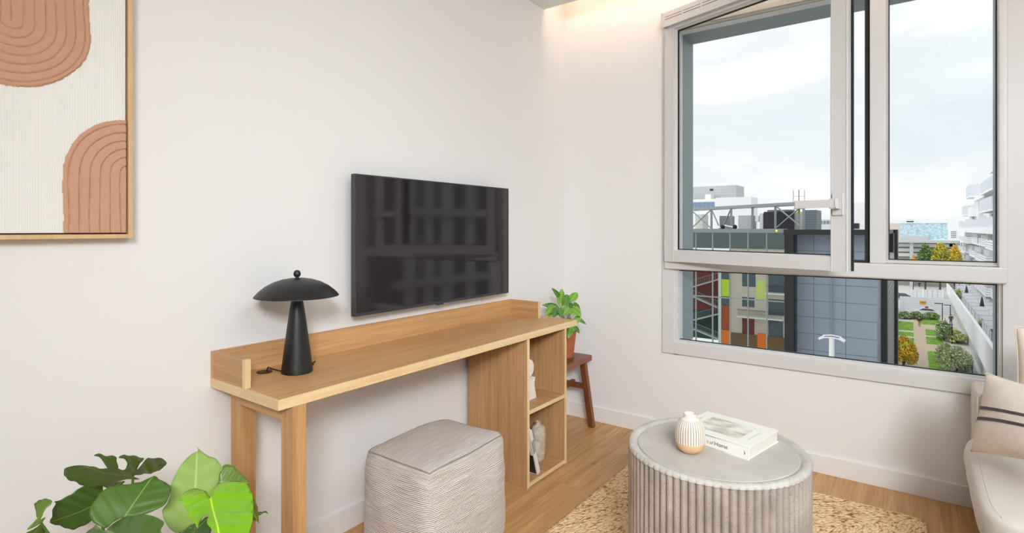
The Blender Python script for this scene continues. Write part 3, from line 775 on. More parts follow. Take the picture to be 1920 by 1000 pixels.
MB().lathe([(.0001, 0), (.026, 0), (.031, .006), (.038, .05), (.040, .10), (.040, .145), (.037, .170), (.028, .183), (.018, .188), (.015, .192), (.016, .200), (.017, .204), (.013, .204), (.012, .19), (.0001, .188)], (vx, vy, vz), 40, rf=lambda t, i: 1+.012*math.sin(5*t+i), caps=False).build('vase_body', vs_m, v2)
MB().lathe([(.0001, .1895), (.0125, .1895), (.0125, .191), (.0001, .191)], (vx, vy, vz), 24, caps=False).build('vase_opening', M['hole'], v2)
lean = math.radians(18)
for k, (xo, hgt, lab, mt) in enumerate(((0.0, .262, 'white magazine leaning against the cubby side, dark picture on its front, nearest the left panel', 'mag_dark'), (.0125, .250, 'thin white magazine leaning in the lower cubby between two others', 'mag_white'), (.0235, .245, 'white magazine leaning in the lower cubby, the one nearest the cream vase', 'mag_white'))):
    bx = -.921+xo/math.cos(lean)*1.02; by0, by1 = -.388+.004*k, -.20
    u = Vector((-math.sin(lean), 0, math.cos(lean))); n_ = Vector((math.cos(lean), 0, math.sin(lean)))
    mz = thing('magazine', (bx, -.29, .0225), lab, 'magazine', 'magazines in the lower cubby')
    th = .0115 if k == 0 else .0095
    base = Vector((bx, 0, .0228))
    def ob(mb, n0, n1, h0, h1, y0, y1): return mb.obox(base+n_*(n0+n1)/2+u*(h0+h1)/2+Vector((0, (y0+y1)/2, 0)), n_, Vector((0, 1, 0)), u, n1-n0, y1-y0, h1-h0)
    ob(MB(), .0006, th-.0006, .001, hgt-.001, by0+.0012, by1).build('pages', M['paper'], mz, 0)
    m_ = MB(); ob(m_, 0, .0006, 0, hgt, by0, by1+.002); ob(m_, th-.0006, th, 0, hgt, by0, by1+.002); ob(m_, 0, th, 0, hgt, by0-.0006, by0+.0006)
    m_.build('cover', M['mag_white'], mz, 0)
    m_ = MB(); ob(m_, th*.3, th*.7, .12, .19, by0-.0010, by0-.0005)
    m_.build('spine_print', M['ink'], mz, 0)
    if k == 0:
        m_ = MB(); ob(m_, -.0006, -.0001, .004, .11, by0+.006, by1-.01); ob(m_, -.0006, -.0001, .11, .20, by0+.02, by1-.02)
        m_.build('cover_picture', M['mag_dark'], mz, 0)

# ================================================================== COFFEE TABLE, RUG
RC = Vector((-1.266, -1.350, 0)); RR = .2935; RT = .50
tb = thing('coffee_table', (RC.x, RC.y, .014), 'round fluted grey concrete drum coffee table standing on the jute rug', 'table')
NF = 76; m_ = MB()
def flute(t, amp=.012):
    p = (t*NF/(2*PI)) % 1.0
    return -amp*(1-abs(math.sin(PI*p))**.6)
nseg = NF*10; zs = [.014, .05, .12, .2, .28, .36, .44, .482, .4895]
rings = []
for z in zs:
    rg = []
    for k in range(nseg):
        t = 2*PI*k/nseg; r_ = RR+flute(t)+.0012*noise.noise(Vector((math.cos(t)*9, math.sin(t)*9, z*6)))
        if z > .485: r_ -= .002
        rg.append(m_.bm.verts.new((RC.x+r_*math.cos(t), RC.y+r_*math.sin(t), z)))
    rings.append(rg)
for i in range(len(rings)-1):
    for k in range(nseg): m_.bm.faces.new((rings[i][k], rings[i][(k+1) % nseg], rings[i+1][(k+1) % nseg], rings[i+1][k]))
m_.bm.faces.new(rings[0][::-1]); m_.bm.faces.new(rings[-1])
m_.build('fluted_drum', M['conc_side'], tb, 45)
def rimf(t, i):
    k = {0: 1, 1: 1, 2: 1}.get(i, 0)
    return 1+(flute(t, .0030)/RR if k else 0)
MB().lathe([(RR-.0005, .4893), (RR+.0005, .4905), (RR-.001, .498), (RR-.006, .5035), (RR-.018, .5045), (RR-.026, .502), (RR-.031, .4965), (RR-.034, .4955), (RR-.034, .4893)], (RC.x, RC.y, 0), nseg, rf=rimf, caps=False).build('table_rim', M['conc_rim'], tb, 50)
MB().lathe([(.0001, .4893), (RR-.034, .4893), (RR-.034, .4985), (RR-.036, .500), (.0001, .500)], (RC.x, RC.y, 0), 160, caps=False).build('table_top', M['conc_top'], tb)

def rug():
    X0, X1, Y0, Y1, R = -2.35, -.262, -1.945, -.680, .075
    mb = MB(); uvl = mb.bm.loops.layers.uv.new('UVMap'); st = .0125
    nx, ny = int((X1-X0)/st), int((Y1-Y0)/st); G = {}
    for i in range(nx+1):
        for j in range(ny+1):
            x, y = X0+(X1-X0)*i/nx, Y0+(Y1-Y0)*j/ny
            dx, dy = min(x-X0, X1-x), min(y-Y0, Y1-y)
            ed = min(dx, dy)
            # braided rows run round the rim and follow concentric loops
            z = .0115+.0022*math.sin(ed/.021*2*PI)+.0035*noise.noise(Vector((x*70, y*70, 0)))+.0015*noise.noise(Vector((x*25, y*25, 5)))
            if ed < .006: z *= .55
            cx_, cy_ = x, y
            if dx < R and dy < R:
                ox = X0+R if x-X0 < R else X1-R; oy = Y0+R if y-Y0 < R else Y1-R
                d = Vector((x-ox, y-oy)); m = max(abs(d.x), abs(d.y))
                if d.length > 0: d = d*(m/d.length); cx_, cy_ = ox+d.x, oy+d.y
            cy_ += .004*noise.noise(Vector((x*9, 0, 2)))*(1 if dy < .05 else 0); cx_ += .004*noise.noise(Vector((0, y*9, 4)))*(1 if dx < .05 else 0)
            al = x+y
            G[(i, j)] = (mb.bm.verts.new((cx_, cy_, z)), (al, ed))
    for i in range(nx):
        for j in range(ny):
            q = [G[(i, j)], G[(i+1, j)], G[(i+1, j+1)], G[(i, j+1)]]
            f_ = mb.bm.faces.new([a[0] for a in q])
            for lp, a in zip(f_.loops, q): lp[uvl].uv = a[1]
    be = [e for e in mb.bm.edges if e.is_boundary]
    ex = bmesh.ops.extrude_edge_only(mb.bm, edges=be)
    for v in ex['geom']:
        if isinstance(v, bmesh.types.BMVert): v.co.z = .0005
    o = mb.build('jute_rug', M['jute'], None, 180)
    tag(o, 'golden braided jute rug on the oak floor under the drum table', 'rug')
rug()

# book on the table
A, B, Cc, Dd = Vector((-1.262, -1.210, 0)), Vector((-1.318, -1.469, 0)), Vector((-1.100, -1.518, 0)), Vector((-1.038, -1.262, 0))
ba = (B-A).normalized(); bw = Vector((-ba.y, ba.x, 0)); 
if bw.dot(Dd-A) < 0: bw = -bw
BL, BW, BT = (B-A).length, ((Dd-A).dot(bw)+(Cc-B).dot(bw))/2, .042
BZ = .5012
bk = thing('hardcover_book', (A+ba*BL/2+bw*BW/2)[:2]+(BZ,) if False else ((A+ba*BL/2+bw*BW/2).x, (A+ba*BL/2+bw*BW/2).y, BZ), 'thick ivory hardcover book lying flat on the drum table', 'book')
def bb(mb, a0, a1, w0, w1, z0, z1, bev=0): return mb.obox(A+ba*(a0+a1)/2+bw*(w0+w1)/2+Vector((0, 0, BZ+(z0+z1)/2)), ba, bw, Vector((0, 0, 1)), a1-a0, w1-w0, z1-z0, bev)
m_ = MB(); bb(m_, 0, BL, 0, BW, 0, .003, .0006); bb(m_, 0, BL, 0, BW, BT-.003, BT, .0006); bb(m_, 0, BL, 0, .004, 0, BT, .0012)
m_.build('cover', M['cover'], bk)
bb(MB(), .003, BL-.003, .004, BW-.004, .003, BT-.003).build('page_block', M['paper'], bk, 0)
def cover_art():
    m, nt, b = nmat('faded cover photograph')
    tc = N(nt, 'ShaderNodeTexCoord'); mp = N(nt, 'ShaderNodeMapping'); mp.inputs['Scale'].default_value = (16, 9, 1); mp.inputs['Rotation'].default_value = (0, 0, .5); L(nt, tc.outputs['Object'], mp.inputs['Vector'])
    nz = N(nt, 'ShaderNodeTexNoise'); nz.inputs['Scale'].default_value = 1.6; nz.inputs['Detail'].default_value = 5; L(nt, mp.outputs[0], nz.inputs['Vector'])
    cr = N(nt, 'ShaderNodeValToRGB'); e = cr.color_ramp.elements
    e[0].position = .36; e[0].color = (*srgb((176, 178, 164)), 1); e[1].position = .62; e[1].color = (*srgb((236, 234, 224)), 1); q = e.new(.5); q.color = (*srgb((216, 212, 198)), 1)
    L(nt, nz.outputs['Fac'], cr.inputs[0]); L(nt, cr.outputs[0], b.inputs['Base Color']); b.inputs['Roughness'].default_value = .45; return m
bb(MB(), .045, BL-.055, .045, BW-.045, BT, BT+.0004).build('cover_picture', cover_art(), bk, 0)
m_ = MB(); bb(m_, .045, BL-.055, .0445, .046, BT+.0004, BT+.0006); bb(m_, .07, BL-.055, BW-.046, BW-.0445, BT+.0004, BT+.0006)
bb(m_, .018, .022, .06, BW-.075, BT, BT+.0003); bb(m_, BL-.032, BL-.029, .06, BW-.07, BT, BT+.0003)
m_.build('cover_print', M['pale_ink'], bk, 0)
up = Vector((0, 0, 1))
def on_spine(px, py):
    """distance along the spine of the photo point"""
    r = ray(px, py); n_ = bw; P0 = A
    t = ((P0-Vector((CAM[0], CAM[1], 0))).dot(n_))/(Vector((r[0], r[1], 0)).dot(n_))
    P = Vector((CAM[0]+t*r[0], CAM[1]+t*r[1], 0)); return (P-A).dot(ba), CAM[2]+t*r[2]
s1, z1 = on_spine(1334, 832); s2, z2 = on_spine(1362, 838)
so = A-bw*.0003
add_text('spine_title', 'of', .0155, M['ink'], bk, so+ba*(on_spine(1329.8, 835)[0])+up*(BZ+.0145), ba, up, shear=.3)
add_text('spine_title', 'Home', .0190, M['ink'], bk, so+ba*(on_spine(1339.2, 835)[0])+up*(BZ+.0140), ba, up, spacing=.98)
add_text('spine_title', 't', .0155, M['ink'], bk, so+ba*(on_spine(1325.6, 835)[0])+up*(BZ+.0145), ba, up)
s3 = on_spine(1395, 845)[0]
MB().prism([(0, 0), (.0045, .0085), (0, .018), (.0012, .0085)], 1, 0, .0003).build('tmp', M['ink'], None)
_t = bpy.data.objects['tmp']
for v in _t.data.vertices: v.co = so+ba*(s3+v.co.x)+up*(BZ+.011+v.co.z)-bw*v.co.y-Vector(bk.location)
_t.name = 'spine_emblem'; _t.data.name = 'spine_emblem'; _t.parent = bk

# small ribbed vase on the table
vb = at(1302, 857, 2, .5); VX, VY = vb.x+.035, vb.y+.026
rv = thing('ribbed_bud_vase', (VX, VY, .5), 'small cream ribbed bud vase with bare tan base on the drum table', 'vase')
NR = 34
def ribs(a):
    def g(t, i): return 1-(a[i] if i < len(a) else 0)*(1-abs(math.sin(t*NR/2))**.7)
    return g
cream = plain('cream glazed ribs', (240, 230, 216), .35, spec=.5); groove = None
pv = [(.0475, .0335), (.0484, .042), (.0485, .062), (.0478, .078), (.0445, .092), (.0370, .1045), (.0270, .1125), (.0215, .1160), (.0200, .122), (.0205, .1265), (.0185, .1285), (.0160, .127), (.0155, .118), (.0001, .116)]
def ribbed_mat():
    m, nt, b = nmat('cream ribbed glaze')
    tc = N(nt, 'ShaderNodeTexCoord'); sx = N(nt, 'ShaderNodeSeparateXYZ'); L(nt, tc.outputs['Object'], sx.inputs[0])
    th = math_n(nt, 'ARCTAN2', sx.outputs[1], sx.outputs[0])
    s = math_n(nt, 'ABSOLUTE', math_n(nt, 'SINE', math_n(nt, 'MULTIPLY', th, NR/2), None))
    k = math_n(nt, 'LESS_THAN', s, .44)
    k = math_n(nt, 'MULTIPLY', k, math_n(nt, 'LESS_THAN', sx.outputs[2], .110))
    L(nt, mix_n(nt, k, srgb((232, 222, 208)), srgb((158, 140, 126))), b.inputs['Base Color']); b.inputs['Roughness'].default_value = .35
    return m
MB().lathe(pv, (VX, VY, .5), NR*8, rf=ribs([.0, .03, .035, .035, .035, .03, .02, 0]), caps=False).build('ribbed_body', ribbed_mat(), rv, 60)
MB().lathe([(.0001, 0), (.022, 0), (.030, .003), (.040, .012), (.046, .023), (.0480, .0335), (.0001, .0335)], (VX, VY, .5), 64, caps=False).build('bare_base', plain('bare tan clay', (222, 184, 138), .75, var=.06, scale=90), rv)

# ================================================================== SOFA + CUSHIONS
sofa = thing('sofa', (-1.1, -2.55, 0), 'cream linen sofa at the right with a boxy arm against the window wall', 'sofa')
def rounded(mb, a, b, bev, seg=4): return mb.box(a, b, bev, seg)
rounded(MB(), (-2.2, -2.95, .10), (-.06, -2.112, .30), .02).build('seat_base', M['sofa'], sofa)
rounded(MB(), (-.225, -2.95, .09), (-.055, -2.100, .586), .022, 4).build('armrest', M['sofa'], sofa)
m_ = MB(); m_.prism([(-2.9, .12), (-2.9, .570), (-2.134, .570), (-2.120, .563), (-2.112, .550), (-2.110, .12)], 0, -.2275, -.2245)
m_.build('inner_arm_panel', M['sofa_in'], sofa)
m_ = MB(); m_.tube([(-.2285, -2.9, .572), (-.2285, -2.134, .572), (-.2285, -2.119, .565), (-.2285, -2.111, .551), (-.2285, -2.109, .40)], .0035, 8).build('arm_piping', M['sofa'], sofa)
def seat_cushion(x0, x1):
    n = 24; mb = MB(); ca = {}
    Y0, Y1, Z0, Z1 = -2.90, -2.072, .275, .408
    def sh(u, v, w):
        e = 9; s = (abs(u)**e+abs(v)**e+abs(w)**e)**(-1/e)*max(abs(u), abs(v), abs(w))
        u, v, w = u*s, v*s, w*s
        x = (x0+x1)/2+u*(x1-x0)/2; y = (Y0+Y1)/2+v*(Y1-Y0)/2; z = (Z0+Z1)/2+w*(Z1-Z0)/2
        if w > 0: z += .014*(1-u*u)*(1-v*v)*w
        if v > .8: y += .016*math.cos(w*PI/2)*(1-u**4*.6); y += .0015*math.sin(x*30+w*2.0)*math.exp(-((u-.3)/.5)**2)
        q = Vector((x, y, z)); return q+Vector((0, 1, 1))*.003*noise.noise(q*6)
    def V(*p):
        k = tuple(round(c, 4) for c in p)
        if k not in ca: ca[k] = mb.bm.verts.new(sh(*p))
        return ca[k]
    for nrm, a, b in (((1, 0, 0), (0, 1, 0), (0, 0, 1)), ((-1, 0, 0), (0, 1, 0), (0, 0, 1)), ((0, 1, 0), (1, 0, 0), (0, 0, 1)), ((0, -1, 0), (1, 0, 0), (0, 0, 1)), ((0, 0, 1), (1, 0, 0), (0, 1, 0)), ((0, 0, -1), (1, 0, 0), (0, 1, 0))):
        for i in range(n):
            for j in range(n):
                vs = []
                for di, dj in ((0, 0), (1, 0), (1, 1), (0, 1)):
                    s, t = -1+2*(i+di)/n, -1+2*(j+dj)/n
                    s, t = math.sin(s*PI/2)*.5+s*.5, math.sin(t*PI/2)*.5+t*.5
                    vs.append(V(*[nrm[k]+a[k]*s+b[k]*t for k in range(3)]))
                mb.bm.faces.new(vs)
    o = mb.build('seat_cushion', M['sofa'], sofa, 80)
    T_ = [-1+2*i/40 for i in range(41)]
    MB().tube([sh(t, .99, .92)+Vector((0, .0005, .0005)) for t in T_], .0022, 6).build('piping', M['sofa'], o)
    return o
seat_cushion(-1.09, -.228); seat_cushion(-1.97, -1.10)
rounded(MB(), (-2.2, -3.15, .10), (-.055, -2.88, .80), .05, 5).build('backrest', M['sofa'], sofa)
for (x, y) in ((-.13, -2.16), (-.13, -3.05), (-2.1, -2.16), (-2.1, -3.05)):
    MB().lathe([(.018, 0), (.024, .11)], (x, y, 0), 20).build('sofa_leg', M['stool_z'], sofa)

def pillow(name, corners, thick, mat, label, cat='cushion', nu=30, sag=.0, stripes=None):
    """corners TL, TR, BR, BL; bulging cushion with soft corners"""
    TL, TR, BR, BL_ = [Vector(c) for c in corners]
    cen = (TL+TR+BR+BL_)/4
    o_ = thing(name, (cen.x, cen.y, min(c.z for c in (TL, TR, BR, BL_))), label, cat)
    nrm = (TR-TL).cross(BL_-TL).normalized()
    mb = MB(); uvl = mb.bm.loops.layers.uv.new('UVMap'); Gd = {}
    def pos(s, t, side):
        # pull the sides in between corners
        pin = .05
        ss = s-pin*math.sin(PI*t)*(2*s-1)*1.0; tt = t-pin*math.sin(PI*s)*(2*t-1)*1.0
        P = (TL*(1-ss)+TR*ss)*(1-tt)+(BL_*(1-ss)+BR*ss)*tt
        h = thick/2*(max(0, math.sin(PI*s))*max(0, math.sin(PI*t)))**.42
        wr = .006*noise.noise(P*9+Vector((side, 0, 0)))*min(1, 6*min(s, 1-s, t, 1-t)+.2)
        return P+nrm*side*(h+wr)
    for side in (1, -1):
        for i in range(nu+1):
            for j in range(nu+1):
                s, t = i/nu, j/nu
                rim = i in (0, nu) or j in (0, nu)
                if rim and side == -1: Gd[(side, i, j)] = Gd[(1, i, j)]; continue
                Gd[(side, i, j)] = mb.bm.verts.new(pos(s, t, 0 if rim else side))
        for i in range(nu):
            for j in range(nu):
                f_ = mb.bm.faces.new([Gd[(side, i, j)], Gd[(side, i+1, j)], Gd[(side, i+1, j+1)], Gd[(side, i, j+1)]])
    mb.build('cushion_cover', mat, o_, 120)
    mb = MB()
    rim = [(i/nu, 0) for i in range(nu)]+[(1, j/nu) for j in range(nu)]+[(1-i/nu, 1) for i in range(nu)]+[(0, 1-j/nu) for j in range(nu+1)]
    mb.tube([pos(s, t, 0) for s, t in rim], .0028, 6).build('seam', mat, o_)
    if stripes:
        for (ta, tb_) in stripes:
            mb = MB(); n2 = 60
            for side in (1, -1):
                rows = []
                for i in range(n2+1):
                    s = i/n2
                    rows.append([mb.bm.verts.new(pos(s, t, side)+nrm*side*(.0025+.0012*noise.noise(Vector((s*80, t*50, 0))))) for t in (ta, (ta+tb_)/2, tb_)])
                for i in range(n2):
                    for j in range(2): mb.bm.faces.new((rows[i][j], rows[i+1][j], rows[i+1][j+1], rows[i][j+1]))
            mb.build('stripe', M['stripe'], o_, 120)['label'] = 'charcoal woven stripe'
    return o_
# striped cushion: leans back on the sofa, its left edge towards the window
TLp, BLp = atd(1849, 700, 1.98), atd(1819, 849, 1.93)
TRp, BRp = atd(2068, 748, 1.60), atd(2040, 893, 1.52)
pillow('striped_cushion', (TLp, TRp, BRp, BLp), .13, M['cushion'], 'beige linen cushion with two charcoal stripes on the sofa seat', stripes=((.435, .475), (.575, .615)))
TLp, BLp = atd(1903, 612, 1.98), atd(1893, 822, 2.0)
TRp, BRp = atd(2130, 600, 1.82), atd(2130, 850, 1.80)
pillow('beige_cushion', (TLp, TRp, BRp, BLp), .12, M['cushion'], 'plain beige cushion standing behind the striped cushion at the right edge')
# ================================================================== MONSTERA (front left)
mon = thing('monstera_plant', (-2.78, -.62, 0), 'large leafy monstera plant in the lower left foreground in front of the desk', 'plant')
POT = Vector((-2.78, -.62, 0))
MB().lathe([(.0001, 0), (.11, 0), (.118, .01), (.14, .27), (.145, .28), (.135, .28), (.128, .262), (.0001, .262)], POT, 48, caps=False).build('pot', plain('white plant pot', (228, 224, 218), .5), mon)
MB().lathe([(.0001, .2622), (.127, .2622), (.120, .268), (.0001, .275)], POT, 32, caps=False).build('soil', M['soil'], mon)
def poly_leaf(pts, base, tip, dB, dT, dS, mat, cup=.10, holes=(), stem=True, arch_=.05, wav=.006, pull=.5):
    """leaf blade: outline in the blade's own plane, cupped about the midrib and arched along it"""
    Bp, Tp = atd(*base, dB), atd(*tip, dT)
    ux, uy = tip[0]-base[0], tip[1]-base[1]; l = math.hypot(ux, uy)
    side = (base[0]-uy/l*60, base[1]+ux/l*60); Sp = atd(*side, dS)
    u = (Tp-Bp); LN = u.length; u.normalize()
    nrm = u.cross(Sp-Bp).normalized()
    if nrm.dot(Vector(CAM)-Bp) < 0: nrm = -nrm
    v = nrm.cross(u).normalized()
    def proj(p):
        r = Vector(ray(*p)); t = (Bp-Vector(CAM)).dot(nrm)/r.dot(nrm); P = Vector(CAM)+r*t-Bp
        return (P.dot(u), P.dot(v))
    def smooth(poly):
        out = []; n = len(poly)
        for i in range(n):
            p0, p1, p2, p3 = [Vector(poly[(i+k) % n]) for k in (-1, 0, 1, 2)]
            for t in (0, .25, .5, .75):
                out.append(.5*((2*p1)+(p2-p0)*t+(2*p0-5*p1+4*p2-p3)*t*t+(3*p1-p0-3*p2+p3)*t**3))
        return out
    P2 = smooth([proj(p) for p in pts]); H2 = [smooth([proj(p) for p in h]) for h in holes]
    vs = [Vector(p) for p in P2]; es = [(i, (i+1) % len(P2)) for i in range(len(P2))]
    for h in H2:
        o = len(vs); vs += h; es += [(o+i, o+(i+1) % len(h)) for i in range(len(h))]
    xs = [p.x for p in P2]; ys = [p.y for p in P2]; st = .007
    def inside(p, poly):
        c = False; n = len(poly)
        for i in range(n):
            a, b = poly[i], poly[i-1]
            if (a[1] > p[1]) != (b[1] > p[1]) and p[0] < (b[0]-a[0])*(p[1]-a[1])/(b[1]-a[1])+a[0]: c = not c
        return c
    a = min(xs)
    while a < max(xs):
        b = min(ys)
        while b < max(ys):
            p = (a, b)
            if inside(p, P2) and not any(inside(p, h) for h in H2) and min((Vector(p)-q).length for q in vs[:len(P2)]) > .003: vs.append(Vector(p))
            b += st
        a += st
    r = geometry.delaunay_2d_cdt(vs, es, [], 4 if H2 else 1, 1e-6)
    W = max(abs(y) for y in ys)
    mb = MB(); uvl = mb.bm.loops.layers.uv.new('UVMap'); V = []
    for p in r[0]:
        t, s = p.x/LN, p.y/LN
        h = cup*abs(p.y)*1.0+arch_*LN*(-(t-.5)**2*4+1)*.5+wav*noise.noise(Vector((p.x*11, p.y*11, LN*50)))*2+.0016*math.sin(24*(t-abs(s)*.6))*min(1, abs(s)*6)
        V.append((mb.bm.verts.new(Bp+u*p.x+v*p.y+nrm*h), (t, s)))
    for fc in r[2]:
        try: f_ = mb.bm.faces.new([V[i][0] for i in fc])
        except ValueError: continue
        for lp, i in zip(f_.loops, fc): lp[uvl].uv = V[i][1]
    o = mb.build('leaf', mat, mon, 180)
    sd = o.modifiers.new('thickness', 'SOLIDIFY'); sd.thickness = .0008
    if stem:
        c = POT+Vector((random.uniform(-.04, .04), random.uniform(-.04, .04), .262))
        q = Bp-nrm*.004; midp = (c*.45+q*.55)+Vector((0, 0, .05))-nrm*.03
        pts_ = []
        for k in range(9):
            t = k/8; pts_.append(c*(1-t)**2+midp*2*t*(1-t)+q*t*t)
        MB().tube(pts_, [.0048-.002*k/8 for k in range(9)], 8).build('petiole', M['stem'], mon)
def s7(l, ox=40, oy=840, s=6.25): return [(ox+a/s, oy+b/s) for a, b in l]
def s6(l): return s7(l, 280, 830, 5.883)
T1 = s7([(1380, 378), (1300, 350), (1400, 312), (1560, 280), (1680, 210), (1712, 150), (1690, 100), (1640, 78), (1500, 78), (1400, 200), (1368, 228), (1390, 175), (1455, 82), (1380, 66), (1270, 58), (1200, 70), (1150, 90), (1210, 112), (1248, 155), (1240, 200), (1222, 226), (1150, 228), (1145, 185), (1122, 130), (1118, 90), (1000, 88), (900, 80), (850, 92), (910, 110), (970, 160), (1010, 226), (880, 228), (700, 238), (520, 258), (485, 310), (520, 370), (620, 400), (750, 440), (830, 448), (950, 432), (1100, 412), (1250, 385)])
H1 = s7([(735, 360), (790, 370), (900, 345), (1020, 296), (950, 296), (830, 326)])
poly_leaf(T1, *s7([(1300, 345), (700, 235)]), 1.36, 1.30, 1.27, M['leaf_mid'], holes=[H1], cup=.05)
T2 = s7([(385, 598), (480, 560), (600, 500), (720, 430), (830, 420), (940, 425), (960, 500), (980, 600), (960, 700), (900, 780), (800, 850), (700, 900), (620, 935), (540, 935), (450, 905), (350, 885), (333, 850), (360, 780), (360, 690), (400, 622)])
poly_leaf(T2, *s7([(900, 640), (345, 860)]), 1.42, 1.36, 1.38, M['leaf_dark'], cup=.08)
T3 = s7([(1555, 325), (1480, 360), (1400, 400), (1250, 435), (1100, 460), (960, 520), (870, 620), (800, 730), (790, 800), (850, 890), (970, 940), (1010, 930), (1100, 860), (1210, 810), (1400, 800), (1530, 770), (1660, 710), (1720, 600), (1745, 500), (1700, 430), (1620, 385), (1590, 340)])
poly_leaf(T3, *s7([(1200, 825), (1535, 340)]), 1.20, 1.29, 1.20, M['leaf_mid'], cup=.12)
T4 = s7([(600, 1000), (700, 950), (850, 905), (930, 940), (985, 975), (1040, 930), (1130, 860), (1230, 820), (1400, 795), (1530, 790), (1620, 840), (1650, 880), (1600, 960), (1560, 1060), (1300, 1160), (900, 1160), (600, 1100)])
poly_leaf(T4, *s7([(975, 965), (1400, 1130)]), 1.19, 1.08, 1.16, M['leaf_mid'], cup=.1)
T5 = s7([(195, 850), (180, 770), (165, 700), (180, 655), (240, 615), (310, 600), (355, 620), (350, 660), (290, 710), (260, 760), (240, 820), (210, 848)])
poly_leaf(T5, *s7([(200, 850), (345, 625)]), 1.27, 1.30, 1.24, M['leaf_olive'], cup=.25)
T5b = s7([(-60, 1060), (20, 1000), (100, 960), (200, 900), (230, 895), (238, 950), (215, 1060), (100, 1120), (-40, 1120)])
poly_leaf(T5b, *s7([(225, 900), (-20, 1110)]), 1.27, 1.18, 1.2, M['leaf_olive'], cup=.2, stem=False)
T5c = s7([(60, 965), (190, 805), (205, 845), (262, 820), (245, 865), (205, 897)])
poly_leaf(T5c, *s7([(240, 860), (80, 960)]), 1.275, 1.23, 1.24, M['leaf_pale'], cup=.1, stem=False)
T6 = s7([(985, 415), (1050, 400), (1215, 385), (1190, 430), (1160, 470), (1060, 520), (1020, 500), (1030, 460)])
poly_leaf(T6, *s7([(1200, 390), (1030, 500)]), 1.42, 1.46, 1.43, M['leaf_dark'], stem=False)
T7 = s6([(515, 52), (530, 110), (440, 170), (340, 280), (270, 400), (230, 500), (235, 570), (190, 690), (135, 780), (150, 860), (200, 940), (260, 990), (320, 1000), (400, 960), (480, 900), (620, 800), (700, 650), (760, 480), (782, 320), (740, 240), (690, 200), (630, 170), (560, 115)])
poly_leaf(T7, *s6([(500, 760), (520, 60)]), 1.33, 1.45, 1.36, M['leaf_pale'], cup=.14)
T8 = s6([(765, 420), (770, 340), (790, 320), (800, 275), (840, 258), (900, 270), (980, 330), (1060, 390), (1105, 430), (1100, 490), (1050, 520), (900, 500), (780, 480)])
poly_leaf(T8, *s6([(775, 440), (1100, 440)]), 1.38, 1.42, 1.34, M['leaf_olive'], cup=.1)
T9 = s6([(672, 606), (640, 550), (600, 510), (520, 485), (440, 530), (370, 590), (320, 660), (340, 700), (390, 730), (440, 830), (490, 900), (530, 960), (555, 880), (600, 820), (640, 792), (662, 800), (640, 850), (640, 900), (680, 950), (720, 980), (740, 1090), (850, 1140), (1020, 1130), (1090, 1020), (1130, 900), (1132, 830), (1140, 750), (1140, 650), (1120, 580), (1080, 500), (1020, 450), (950, 415), (870, 405), (800, 420), (740, 450), (700, 500), (682, 560)])
poly_leaf(T9, *s6([(680, 608), (800, 1110)]), 1.16, 1.06, 1.12, M['leaf_bright'], cup=.10, wav=.009)
T10 = s6([(1060, 500), (1130, 560), (1190, 680), (1200, 760), (1207, 885), (1185, 855), (1120, 830), (1060, 760)])
poly_leaf(T10, *s6([(1070, 560), (1200, 880)]), 1.24, 1.27, 1.22, M['leaf_olive'], stem=False)
T11 = s6([(1110, 775), (1180, 768), (1250, 765), (1280, 757), (1308, 788), (1265, 775), (1220, 800), (1180, 818), (1110, 830)])
poly_leaf(T11, *s6([(1115, 800), (1300, 775)]), 1.26, 1.30, 1.25, M['leaf_dark'])
T12 = s6([(300, 1010), (400, 945), (480, 895), (560, 870), (640, 820), (680, 900), (660, 1000), (600, 1090), (400, 1120), (300, 1080)])
poly_leaf(T12, *s6([(640, 840), (350, 1090)]), 1.24, 1.2, 1.22, M['leaf_dark'])

# ================================================================== OUTSIDE
GZ = -16.65
M['pave'] = plain('pale paving', (216, 212, 206), .85, var=.06, scale=.2)
M['path'] = plain('tan gravel path', (206, 186, 162), .9, var=.05, scale=.6)
def lawn_m():
    m, nt, b = nmat('lawn')
    tc = N(nt, 'ShaderNodeTexCoord'); nz = N(nt, 'ShaderNodeTexNoise'); nz.inputs['Scale'].default_value = 2.2; nz.inputs['Detail'].default_value = 9; L(nt, tc.outputs['Object'], nz.inputs['Vector'])
    cr = N(nt, 'ShaderNodeValToRGB'); e = cr.color_ramp.elements; e[0].position = .35; e[0].color = (*srgb((92, 136, 40)), 1); e[1].position = .65; e[1].color = (*srgb((142, 184, 66)), 1)
    L(nt, nz.outputs['Fac'], cr.inputs[0]); L(nt, cr.outputs[0], b.inputs['Base Color']); b.inputs['Roughness'].default_value = .95; return m
M['lawn'] = lawn_m()
M['white_ext'] = plain('white render', (244, 244, 246), .7, var=.02, scale=.4)
M['lgrey'] = plain('light grey cladding', (198, 201, 202), .6, var=.04, scale=.3)
M['mgrey'] = plain('mid grey steel', (138, 144, 146), .5, metal=.2)
M['dgrey'] = plain('dark grey metal', (52, 54, 58), .45, metal=.2)
M['vdark'] = plain('near black metal', (34, 35, 39), .5)
M['galv'] = plain('galvanised steel', (150, 158, 160), .45, metal=.3)
M['winglass'] = plain('dark window glass', (84, 96, 104), .15, spec=.6)
M['bluewin'] = plain('blue office glass', (120, 146, 176), .15, spec=.6)
M['offwhite'] = plain('weathered white', (226, 226, 222), .7)
def add(name, m_, mat, label, cat, group=None, smooth=0, kind=None):
    o = m_.build(name, mat, None, smooth); return tag(o, label, cat, group, kind)
struct('ground', MB().box((.5, -120, GZ-.5), (900, 160, GZ)), M['pave'])

